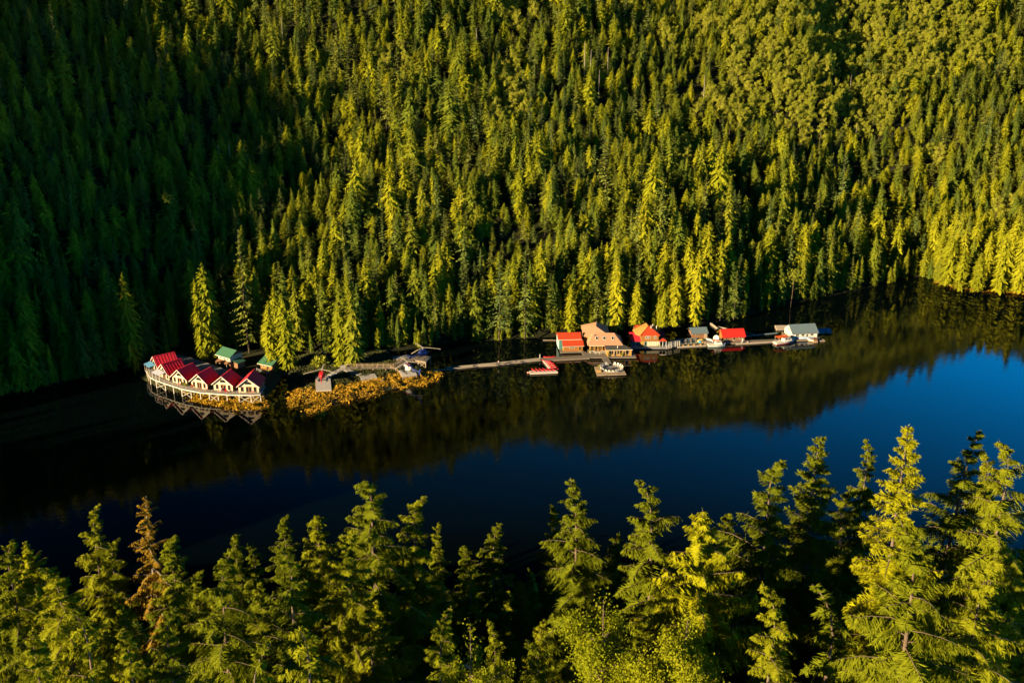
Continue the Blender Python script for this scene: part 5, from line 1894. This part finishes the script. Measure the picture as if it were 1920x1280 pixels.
door(dn, W2 * .70, 0, .8, 1.9, OLDW)
door(dn, W2 * .33, 0, .8, 1.9, OLDW)
for k in range(5):
    x = .1 + (W2 - .2) * k / 4
    MB().box(x - .09, -.55, 0, x + .09, -.40, 2.27).build('post', YELW, dn)
for k, (px, lab) in enumerate(((1141, 'yellow-green potted shrub at the left corner of the dining wing'), (1166, 'green potted shrub before the middle of the dining wing'), (1106, 'green potted shrub at the left end of the lodge terrace'))):
    p = P(px, 667.8 if k < 2 else 661, FZ)
    t = thing('potted_shrub', lab, 'plant', p, 0, 'potted shrubs on the lodge terrace')
    MB().tube([(0, 0, 0), (0, 0, .4)], [.25, .32], 9).build('pot', OLDW, t)
    g = np.random.default_rng(k)
    d = unit(g.normal(0, 1, (160, 3)))
    link('foliage', quads_mesh('potted', kites(d * .42 * g.uniform(.4, 1, (160, 1)) + np.array([0, 0, .75]), d, g.uniform(.15, .3, 160), g.uniform(.1, .2, 160), unit(g.normal(0, 1, (160, 3)))), BROD), t)

# terrace furniture
CHAIR_PROTO = deck_chair(1110, 655.5, FZ, 0.2, WHITE, 'white chair in the back row on the lodge terrace, first from its left end', 'white chairs on the terrace')
for k in range(1, 4):
    copy_thing(CHAIR_PROTO, P(1110 + k * 4.0, 655.5, FZ), .1 * k, label=f'white chair in the back row on the lodge terrace, {ordk[k-1]} from its left end')


def picnic(px, py, rz, label):
    t = thing('picnic_table', label, 'table', P(px, py, FZ), rz, 'tables on the lodge terrace')
    MB().box(-.95, -.4, .70, .95, .4, .76).build('tabletop', WHITE, t)
    for s in (-1, 1):
        MB().box(-.95, s * .75 - .14, .42, .95, s * .75 + .14, .47).build('bench', WHITE, t)
        for x in (-.7, .7):
            MB().beam((x, s * .75, 0), (x, s * .25, .695), .08).build('leg', WHITE, t)


picnic(1110, 661.5, .1, 'pale picnic table at the left of the lodge terrace')
picnic(1120.5, 662.8, -.1, 'pale picnic table in the middle of the lodge terrace')
picnic(1130.5, 662.2, .15, 'pale picnic table nearest the dining wing')

# gangway and fire ring float
walkway('gangway', 'plank gangway from the lodge terrace to the round seating float', [P(1134.5, 670.5, .62), P(1142, 683.5, .50)], 2.3, DECK, cat='gangway')
float_base('float', 'square float with a ring of white chairs before the lodge', [(1120, 703), (1174.4, 701.3), (1165, 685.5), (1114.5, 687)], z=.5, deck=OLDW, group='building floats')
ctr = P(1146.5, 691.5, .5)
ring_d = MB()
ring_d.prism([(2.7 * math.cos(k * math.pi / 12), 2.7 * math.sin(k * math.pi / 12)) for k in range(24)], .0, .05)
o = ring_d.build('seating_floor', GREYD)
o.location = ctr + Vector((0, 0, .004))
tag(o, 'round grey floor inside the ring of white chairs', 'floor')
fp = thing('fire_pit', 'dark round fire pit at the middle of the chair ring', 'fire pit', ctr + Vector((.3, -.2, .055)))
MB().tube([(0, 0, 0), (0, 0, .4)], [.55, .62], 12).build('bowl', BLACKM, fp)
for k in range(5):
    MB().tube([(.4 * math.cos(k * 1.3), .4 * math.sin(k * 1.3), .42), (-.1, .1, .55)], .06, 6).build('firewood', BARK, fp)
rc = None
for k in range(19):
    a = R(112) + R(316) * k / 18
    loc = ctr + Vector((3.35 * math.cos(a), 3.35 * math.sin(a), 0))
    if rc is None:
        rc = deck_chair(1146, 690, .5, 0, WHITE, 'white chair in the ring facing the fire pit on the square float', 'white chairs around the fire pit')
        rc.location = loc
        rc.rotation_euler = (0, 0, a - R(90))
    else:
        copy_thing(rc, loc, a - R(90))
pl = thing('planter', 'square wooden planter on the left of the fire pit float', 'planter', P(1122.8, 697, .5), .05)
MB().box(-.7, -.5, 0, .7, .5, .8).build('box', YELW, pl)
MB().box(-.78, -.58, .802, .78, .58, .88).build('lid', OLDW, pl)
bush('potted_bush', 1124, 688, .5, .7, 'small green bush at the back left of the fire pit float', n=220)

# orange two-storey house
float_base('float', 'grey-decked float under the orange two-storey house', [(1183, 652.8), (1250, 652.2), (1247, 641), (1184, 641)], deck=GREYD, group='building floats')
o, rz, W = place((1201.5, 649), (1233.5, 648.6))
oh = thing('house', 'orange two-storey floating house with a red-orange hip roof', 'house', o, rz)
MB().box(0, 0, 0, W, 6.5, 1.9).build('lower_wall', YELW, oh)
MB().box(-.05, -.35, 1.902, W + .05, 6.6, 4.1).build('upper_wall', ORANGEW, oh)
hip_roof(oh, 0, W, 0, 10.5, 4.25, 6.5, W * .48, W * .52, ORRR, ov=.55, ry=3.2, ry1=3.4)
MB().box(-1.2, 6.61, 1.95, W * .5, 10.3, 4.1).build('rear_wall', ORANGEW, oh)
mb = MB()
lr = [(-.62, -.95, 4.30), (-1.9, .9, 4.22), (-2.3, 5.6, 4.30), (W * .47, 3.25, 6.56), (W * .47, 7.5, 6.3)]
mb.add(lr + [(x_, y_, z_ - .15) for x_, y_, z_ in lr], [(0, 3, 1), (1, 3, 2), (3, 4, 2), (0, 1, 6, 5), (1, 2, 7, 6), (5, 6, 8), (6, 7, 8)])
mb.build('left_roof', mat('sunlit_orange_roof', (0.50, 0.22, 0.05), 0.85, scale=2, col2=(0.42, 0.17, 0.04)), oh)  # left slope coloured lighter and yellower to carry the sun falling on it
for x in (W * .30, W * .46, W * .80):
    window(oh, x, -.35, 3.05, .55, .75, WHITE)
for k in range(5):
    window(oh, W * (.42 + .14 * k), 0, .25, .55, 1.4, WHITE, glass=CREAM, bars=0)
door(oh, W * .27, 0, .8, 1.8, DTEAL)
for k, (x, y) in enumerate(((W * .62, 2.4), (W * .78, 4.6), (W * .98, 3.6))):
    MB().tube([(x, y, 4.6), (x, y, 6.9 - .2 * k)], .13, 8).build('chimney', WHITE, oh)
MB().box(-3.2, .8, 0, -.06, 6.0, 1.9).build('wing_wall', DTEAL, oh)
MB().slab([(-3.6, -.2, 1.9), (-.08, -.2, 1.9), (-.08, 5.0, 3.6), (-3.6, 5.0, 3.6)], .12).build('wing_roof', REDR, oh)
for x in (-3.5, -1.8):
    MB().box(x - .07, -.1, 0, x + .07, .04, 1.78).build('wing_post', TEAL, oh)
MB().box(W + .06, 2.4, 0, W + 2.6, 6.0, 2.5).build('wing_wall', BROWN, oh)
MB().slab([(W + .08, 2.2, 2.5), (W + 2.9, 2.2, 2.5), (W + 2.9, 5.6, 4.0), (W + .08, 5.6, 4.0)], .12).build('wing_roof', REDR, oh)
mb = MB()
cx_, cy_ = W + 1.4, 1.2
e_ = [(W - .1, -.6, 1.95), (W + 3.1, -.6, 1.95), (W + 3.1, 2.19, 1.95), (W - .1, 2.19, 1.95)]
mb.add(e_ + [(cx_, 1.6, 3.0)], [(0, 1, 4), (1, 2, 4), (2, 3, 4), (3, 0, 4), (3, 2, 1, 0)])
mb.build('porch_roof', ORRR, oh)
for x, y in ((W + .5, -.4), (W + 1.6, -.4), (W + 2.8, -.4), (W + 2.8, 1.9)):
    MB().box(x - .08, y - .08, 0, x + .08, y + .08, 1.94).build('porch_post', WHITE, oh)
bush('potted_bush', 1236, 648.5, FZ, .7, 'green bush before the porch of the orange two-storey house', n=200)
log(1237, 665.2, 1248, 665.0, r=.12, z=.05, label='thin pale pole floating in front of the orange house', name='floating_pole')

# main walkway to the right, its rail posts and pens
dock('dock', 'long plank dock from the orange house past both red roofs to the white house', [(1249, 650.5), (1273, 646.8), (1325, 643.2), (1400, 639.6), (1457, 637.4), (1540, 634)], 2.0, group='floating docks')
fence('railing', [P(1250, 648.6, .55), P(1262, 646.2, .6), P(1274, 645, .55)], 1.3, WHITE, 'white picket railing beside the orange house', 'railing', spacing=.7, rails=2)
fence('railing', [P(1250, 653.6, .55), P(1262, 650.8, .6), P(1274, 649.2, .55)], 1.3, WHITE, 'white picket railing along the water edge of the long dock', 'railing', spacing=.7, rails=2)
bo = thing('log_boom', 'log boom with bulky piles along the front of the long dock', 'log boom', P(1268, 651.5, 0))
bo_o = P(1268, 651.5, 0)
for s_ in ((1270, 651, 1324, 648.2), (1380, 645.2, 1420, 643), (1420, 643, 1456, 640.5)):
    log(*s_, r=.35, z=.2, m=PLOG, parent=bo, org=bo_o)
for px, py in ((1272, 650.6), (1281, 650.2), (1291, 649.6), (1302, 649), (1314, 648.4), (1391, 644.6), (1402, 643.8)):
    p = P(px, py, 0) - bo_o
    MB().tube([(p.x, p.y, -1), (p.x, p.y, .85)], [.36, .34], 9).build('pile', YELW if px < 1390 else PLOG, bo)
MB().tube([P(1392, 644, 0) - bo_o, P(1392, 644, 0) - bo_o + Vector((0, 0, 1.9))], [.26, .22], 9).build('pile', WHITE, bo)

pen = thing('net_pen', 'blue-grey ladder-like floating frame of logs and walkways before the grey hut', 'float frame', P(1250, 645.5, 0))
po = P(1250, 645.5, 0)
for s_ in ((1252, 643.5, 1310, 637.0), (1258, 638.0, 1308, 634.2), (1250, 646.0, 1312, 642.0)):
    log(*s_, r=.30, z=.2, m=METR, parent=pen, org=po)
for k in range(6):
    f = k / 5
    a, b_ = P(1256 + 50 * f, 646.0 - 4 * f, .4), P(1258 + 46 * f, 638 - 3.6 * f, .4)
    MB().beam(a - po, b_ - po, .55, .16).build('crossbeam', METR if k < 3 else PLOG, pen)
ty = thing('tarpaulin_heap', 'yellow tarpaulin heap on the float by the long dock', 'tarpaulin', P(1314.5, 640.2, .5))
g = np.random.default_rng(9)
mb = MB()
mb.loft([[(s_ * 1.5 * math.cos(k * math.pi / 5) * g.uniform(.8, 1.2), s_ * 1.1 * math.sin(k * math.pi / 5) * g.uniform(.8, 1.2), z) for k in range(10)] for s_, z in ((1, 0), (.92, .35), (.6, .75), (.15, .95))])
mb.build('cover', YTARP, ty)
tc_ = thing('tub', 'bright blue tub beside the yellow tarpaulin heap', 'tub', P(1312.6, 641.6, .5))
MB().tube([(0, 0, 0), (0, 0, .6)], [.55, .65], 10).build('body', mat('bright_blue_plastic', (0.04, 0.30, 0.48), .4), tc_)
MB().tube([(0, 0, .58), (0, 0, .66)], [.70, .70], 10).build('rim', TARP, tc_)
platform('ramp', 'broad sloping plank ramp between the tarpaulin and the red boathouse', 'ramp', [P(1322, 643, .8), P(1334, 641.8, .8), P(1329, 634, 1.0), P(1317, 635, 1.0)], .12, PLOG, .8, braces=False)

# grey-roofed hut
o, rz, W = place((1297, 632.5), (1326, 631.3))
hu = thing('hut', 'dark hut with a blue-grey roof at the foot of the trees', 'hut', o, rz)
MB().box(0, 0, -.6, W * .78, 4.6, 1.7).build('wall', BROWN, hu)
MB().box(W * .78 + .01, 0, -.6, W, 4.6, 1.7).build('corner_wall', OLDW, hu)
mb = MB()
mb.slab([(-.4, -.6, 1.55), (W + .3, -.6, 1.55), (W + .3, 2.4, 3.05), (-.4, 2.4, 3.05)], .1)
mb.slab([(-.4, 2.4, 3.05), (W + .3, 2.4, 3.05), (W + .3, 5.2, 1.6), (-.4, 5.2, 1.6)], .1)
mb.build('roof', METR, hu)
window(hu, W * .3, 0, .6, .6, .5, OLDW)
window(hu, W * .45, 0, .6, .6, .5, OLDW)
float_base('float', 'dark log float under the grey-roofed hut', [(1294, 634), (1329, 632.6), (1326, 626), (1292, 627)], z=.15, deck=LOGM, group='building floats')
log(1288.5, 626.5, 1295.5, 632.8, r=.2, z=.9, m=PLOG, z1=.3, label='bleached pole leaning on the float of the grey-roofed hut', name='leaning_pole')

# bright red boathouse
float_base('float', 'log float under the bright red boathouse', [(1343, 640.4), (1398, 638.4), (1394, 632), (1340, 633.5)], group='building floats')
o, rz, W = place((1357, 639.6), (1396, 637.8))
rb = thing('boathouse', 'brown boathouse with one bright red roof', 'boathouse', o, rz)
D_ = 5.0
MB().box(0, 0, 0, W, .16, 1.75).build('front_wall', BROWN, rb)
gab = [(0, 0), (D_, 0), (D_, 1.75), (D_ / 2, 3.6), (0, 1.75)]
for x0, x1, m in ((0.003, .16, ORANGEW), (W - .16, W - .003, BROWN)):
    n = 5
    vs = [(x0, y, z) for y, z in gab] + [(x1, y, z) for y, z in gab]
    MB().add(vs, [tuple(range(n - 1, -1, -1)), tuple(range(n, 2 * n))] + [(i, (i + 1) % n, n + (i + 1) % n, n + i) for i in range(n)]).build('gable_wall', m, rb)
MB().box(.16, D_ - .16, 0, W - .16, D_, 1.75).build('back_wall', BROWN, rb)
mb = MB()
mb.slab([(-.7, -.5, 1.5), (W + .3, -.5, 1.5), (W + .3, D_ / 2, 3.75), (-.7, D_ / 2, 3.75)], .1)
mb.slab([(-.7, D_ / 2, 3.75), (W + .3, D_ / 2, 3.75), (W + .3, D_ + .5, 1.5), (-.7, D_ + .5, 1.5)], .1)
mb.build('roof', BRIR, rb)
for s in (-1, 1):
    MB().beam((-.76, D_ / 2, 3.66), (-.76, D_ / 2 + s * (D_ / 2 + .5), 1.42), .08, .2).build('bargeboard', YELW, rb)
window(rb, W * .78, 0, .75, .7, .65, WHITE, bars=0)
door(rb, W * .49, 0, .95, 1.65, OLDW)
door(rb, W * .10, 0, .7, 1.6, OLDW)
ds = thing('satellite_dish', 'white satellite dish at the left end of the bright red boathouse', 'dish', P(1342.5, 640.5, FZ))
MB().tube([(0, 0, 0), (0, 0, 1.2)], .07, 7).build('mast', METR, ds)
rings = []
nd_ = Vector((-.35, -.75, .55)).normalized()
s_ = nd_.cross(Vector((0, 0, 1))).normalized()
u_ = s_.cross(nd_)
for rr, dd in ((.03, .0), (.45, .06), (.85, .22), (1.05, .36), (1.05, .32), (.85, .17), (.45, .01), (.03, -.05)):
    rings.append([Vector((0, 0, 1.35)) + nd_ * dd + (s_ * math.cos(k * math.pi / 8) + u_ * math.sin(k * math.pi / 8)) * rr for k in range(16)])
MB().loft(rings).build('reflector', WHITE, ds, True)
MB().tube([Vector((0, 0, 1.35)) + nd_ * .02, Vector((0, 0, 1.35)) + nd_ * .95], .03, 5).build('feed_arm', METR, ds)
sk_ = thing('dinghy', 'pale upturned dinghy on the dock left of the satellite dish', 'dinghy', P(1331, 638.5, .55), R(50))
rings = []
for f in np.linspace(-1, 1, 8):
    ww = .75 * max(.08, (1 - max(0, f) ** 2.2))
    rings.append([(ww * math.cos(math.pi * k / 6), f * 1.7, .62 * math.sin(math.pi * k / 6) * (1 - .3 * max(0, f) ** 2)) for k in range(7)])
MB().loft(rings).build('hull', mat('pale_grey_paint', (.38, .40, .44), .5), sk_)
MB().box(-.05, -1.7, .60, .05, 1.2, .68).build('keel', WHITE, sk_)


def boat(px0, py0, px1, py1, beam, label, trim, cabin=True, canvas=None, name='boat', cat='boat', z=0.0, bow=1, hullm=WHITE):
    """Moored boat between a stern pixel and a bow pixel on the water; local +x is the bow."""
    a, b_ = P(px0, py0, 0), P(px1, py1, 0)
    d = b_ - a
    L = d.length
    t = thing(name, label, cat, (a + b_) / 2, math.atan2(d.y, d.x), 'boats moored at the docks')
    fs = np.linspace(0, 1, 9)

    def sec(f, zz, inset):
        w = beam / 2 * (1 - max(0, (f - .45) / .55) ** 2.0) * (0.92 + .08 * min(1, f * 3)) * inset + .02
        return w
    rings = []
    for f in fs:
        x = (f - .5) * L
        sh = .75 + .35 * f * f
        w0, w1 = sec(f, 0, .72), sec(f, 0, 1.0)
        rings.append([(x, -w0, -.3), (x, -w0 * 1.05, .0), (x + (.12 * f * L * .3 if f > .9 else 0), -w1, sh), (x + (.12 * f * L * .3 if f > .9 else 0), w1, sh), (x, w0 * 1.05, .0), (x, w0, -.3)])
    MB().loft(rings).build('hull', hullm, t)
    rings = []
    for f in fs:
        x = (f - .5) * L
        w0 = sec(f, 0, .72) * 1.05 + .02
        w1 = w0 + (sec(f, 0, 1.0) - w0) * .45 + .02
        rings.append([(x, -w0, .02), (x, -w1, .30), (x, w1, .30), (x, w0, .02)])
    MB().loft(rings).build('hull_stripe', trim, t)
    rings = []
    for f in np.linspace(.04, .93, 8):
        x = (f - .5) * L
        w = sec(f, 0, .86)
        zz = .78 + .35 * f * f
        rings.append([(x, -w, zz), (x, -w, zz + .03), (x, w, zz + .03), (x, w, zz)])
    MB().loft(rings).build('deck', WHITE if cabin else OLDW, t)
    if cabin:
        x0, x1, w = -.08 * L, .24 * L, beam * .34
        c = MB()
        c.loft([[(x0, -w, .8), (x1 + .5, -w, .8), (x1 + .5, w, .8), (x0, w, .8)], [(x0, -w, 1.5), (x1 + .25, -w, 1.5), (x1 + .25, w, 1.5), (x0, w, 1.5)], [(x0 + .05, -w * .9, 2.15), (x1 - .15, -w * .9, 2.15), (x1 - .15, w * .9, 2.15), (x0 + .05, w * .9, 2.15)]])
        cb = c.build('cabin', WHITE, t)
        for k in range(3):
            xa = x0 + .2 + k * (x1 - x0 - .3) / 3
            for s in (-1, 1):
                MB().slab([(xa, s * (w * .985 + .02), 1.55), (xa + (x1 - x0) / 3 - .25, s * (w * .985 + .02), 1.55), (xa + (x1 - x0) / 3 - .25, s * (w * .915 + .02), 2.05), (xa, s * (w * .915 + .02), 2.05)], .02).build('window', GLASS, cb)
        MB().slab([(x1 + .27, -w * .8, 1.55), (x1 + .27, w * .8, 1.55), (x1 - .10, w * .8, 2.08), (x1 - .10, -w * .8, 2.08)], .02).build('windscreen', GLASS, cb)
        MB().tube([(x0 + .3, 0, 2.15), (x0 + .3, 0, 3.3)], .04, 6).build('mast', WHITE, t)
    if canvas:
        MB().slab([(-.42 * L, -beam * .42, 2.65), (.10 * L, -beam * .42, 2.75), (.10 * L, beam * .42, 2.75), (-.42 * L, beam * .42, 2.65)], .08).build('canopy', canvas, t)
        for x in (-.40 * L, .08 * L):
            for s in (-1, 1):
                MB().tube([(x, s * beam * .38, .8), (x, s * beam * .38, 2.62)], .03, 5).build('canopy_pole', WHITE, t)
    if not cabin:
        for x in (-.25, .1):
            MB().box(x * L - .15, -beam * .36, .86, x * L + .15, beam * .36, .93).build('thwart', OLDW, t)
        MB().box(-.5 * L - .35, -.18, .1, -.5 * L - .02, .18, 1.05).build('outboard_motor', BLACKM, t)
    return t


b1 = boat(1327, 649.0, 1359, 648.4, 2.5, 'white workboat with a blue stripe and small wheelhouse before the bright red boathouse', TEAL)
MB().box(-1.6, -.5, 2.16, .9, .6, 2.24).build('orange_deck', ORAN, b1)
b2 = boat(1452.5, 645.5, 1489, 640.2, 2.9, 'white cabin cruiser with an orange canopy at the long white house', REDP, canvas=ORAN)
boat(1533, 641.0, 1514, 638.6, 1.9, 'small open white skiff moored at the right end of the dock', YELW, cabin=False, name='skiff', cat='skiff')
uk = thing('covered_boat', 'slim boat under a pale blue cover on the dock before the white house', 'boat', P(1508, 634.6, .55), R(3))
rings = []
for f in np.linspace(-1, 1, 9):
    ww = .75 * max(.05, 1 - abs(f) ** 2.5)
    rings.append([(f * 3.6, ww * math.cos(math.pi * k / 6), .1 + .75 * math.sin(math.pi * k / 6) * (1 - .5 * f * f)) for k in range(7)])
MB().loft(rings).build('cover', mat('pale_blue_cover', (.26, .32, .42), .6), uk)
MB().box(-3.0, -.5, 0, 3.0, .5, .098).build('cradle', OLDW, uk)

# long white house
float_base('float', 'log float under the long white house', [(1484, 636.4), (1538, 634), (1531, 623), (1470, 627)], group='building floats')
o, rz, W = place((1485.5, 635.4), (1532, 633.0))
wh = thing('house', 'long low white house with a grey metal roof', 'house', o, rz)
D_ = 7.2
MB().box(0, 0, 0, W, .16, 2.0).build('front_wall', WHITE, wh)
gab = [(0, 0), (D_, 0), (D_, 2.0), (D_ / 2, 4.2), (0, 2.0)]
for x0, x1 in ((0.003, .16), (W - .16, W - .003)):
    n = 5
    vs = [(x0, y, z) for y, z in gab] + [(x1, y, z) for y, z in gab]
    MB().add(vs, [tuple(range(n - 1, -1, -1)), tuple(range(n, 2 * n))] + [(i, (i + 1) % n, n + (i + 1) % n, n + i) for i in range(n)]).build('gable_wall', WHITE, wh)
MB().box(.16, D_ - .16, 0, W - .16, D_, 2.0).build('back_wall', WHITE, wh)
mb = MB()
mb.slab([(-.3, -.4, 1.9), (W + .4, -.4, 1.9), (W + .4, D_ / 2, 4.35), (-.3, D_ / 2, 4.35)], .1)
mb.slab([(-.3, D_ / 2, 4.35), (W + .4, D_ / 2, 4.35), (W + .4, D_ + .4, 1.9), (-.3, D_ + .4, 1.9)], .1)
for k in range(int(W)):
    mb.beam((k + .2, -.4, 1.93), (k + .2, D_ / 2, 4.37), .05, .06)
mb.build('roof', METR, wh)
for x in (W * .19, W * .41, W * .77):
    window(wh, x, 0, 1.0, 1.0, .65, CREAM)
door(wh, W * .58, 0, .85, 1.75, CREAM)
MB().box(-.10, D_ * .42, 2.35, -.004, D_ * .58, 2.95).build('gable_vent', OLDW, wh)
fence('railing', [P(1466, 628.5, .6), P(1481, 635.5, .6)], 1.2, OLDW, 'dark slanting railing left of the long white house', 'railing', spacing=1.6)
bn = platform('crate_stack', 'rusty clutter and crates at the right end of the white house', 'crates', [P(1526, 637, 1.2), P(1533, 636.6, 1.2), P(1531.5, 632.5, 1.2), P(1525, 633, 1.2)], .5, BROWN, .9, braces=False)
dock('dock', 'pale log-edged float sticking out right of the white house', [(1534, 637.2), (1545, 636.6)], 2.0, deck=PLOG, group='floating docks')

# rafts and drifting logs behind the houses
rf = thing('log_raft', 'raft of bleached logs floating behind the white house', 'log raft', P(1452, 617, 0))
ro = P(1452, 617, 0)
for k in range(6):
    log(1453 + k * .6, 611.6 + 1.25 * k, 1494 + k * .3, 611.0 + 1.1 * k, r=.42, z=.35, m=PLOG, parent=rf, org=ro)
log(1492, 611.8, 1510, 611.4, r=.35, z=.25, m=PLOG, parent=rf, org=ro)
log(1494, 613.9, 1509, 613.2, r=.35, z=.25, m=METR, parent=rf, org=ro)
pn = thing('float_pen', 'low float covered with crumpled blue tarpaulin right of the white house', 'float', P(1530, 624, 0))
po2 = P(1530, 624, 0)
for s_ in ((1531, 624.3, 1560, 623.6), (1528, 616.6, 1556, 615.6), (1556, 615.6, 1560, 623.6)):
    log(*s_, r=.32, z=.25, m=PLOG, parent=pn, org=po2)
a = [P(1531, 623.6, .5) - po2, P(1559, 622.9, .5) - po2, P(1555.5, 616.2, .5) - po2, P(1528.5, 617.2, .5) - po2]
g = np.random.default_rng(21)
vs, fs, N = [], [], 12
for i in range(N + 1):
    for j in range(N + 1):
        p = a[0].lerp(a[1], i / N).lerp(a[3].lerp(a[2], i / N), j / N)
        vs.append((p.x, p.y, .42 + g.uniform(0, .45)))
for i in range(N):
    for j in range(N):
        q0 = i * (N + 1) + j
        fs.append((q0, q0 + N + 1, q0 + N + 2, q0 + 1))
MB().add(vs, fs).build('cover', TARP, pn)
log(1333, 606.5, 1351, 620.5, r=.5, z=.3, label='thick bleached log floating behind the bright red boathouse')
log(1345, 612.5, 1376, 619.0, r=.3, z=.15, label='thin log floating behind the bright red boathouse, pointing to its roof')
log(1394, 622.5, 1422, 628.4, r=.3, z=.15, label='thin log running right from the bright red boathouse roof')
log(1398, 630.0, 1457, 624.3, r=.3, z=.15, m=METR, label='grey-blue boom log between the red boathouse and the white house')
log(1018, 637.6, 1045, 637.9, r=.16, z=.2, label='thin pole sticking out left from the two-tier boathouse')
print('objects', len(bpy.data.objects))
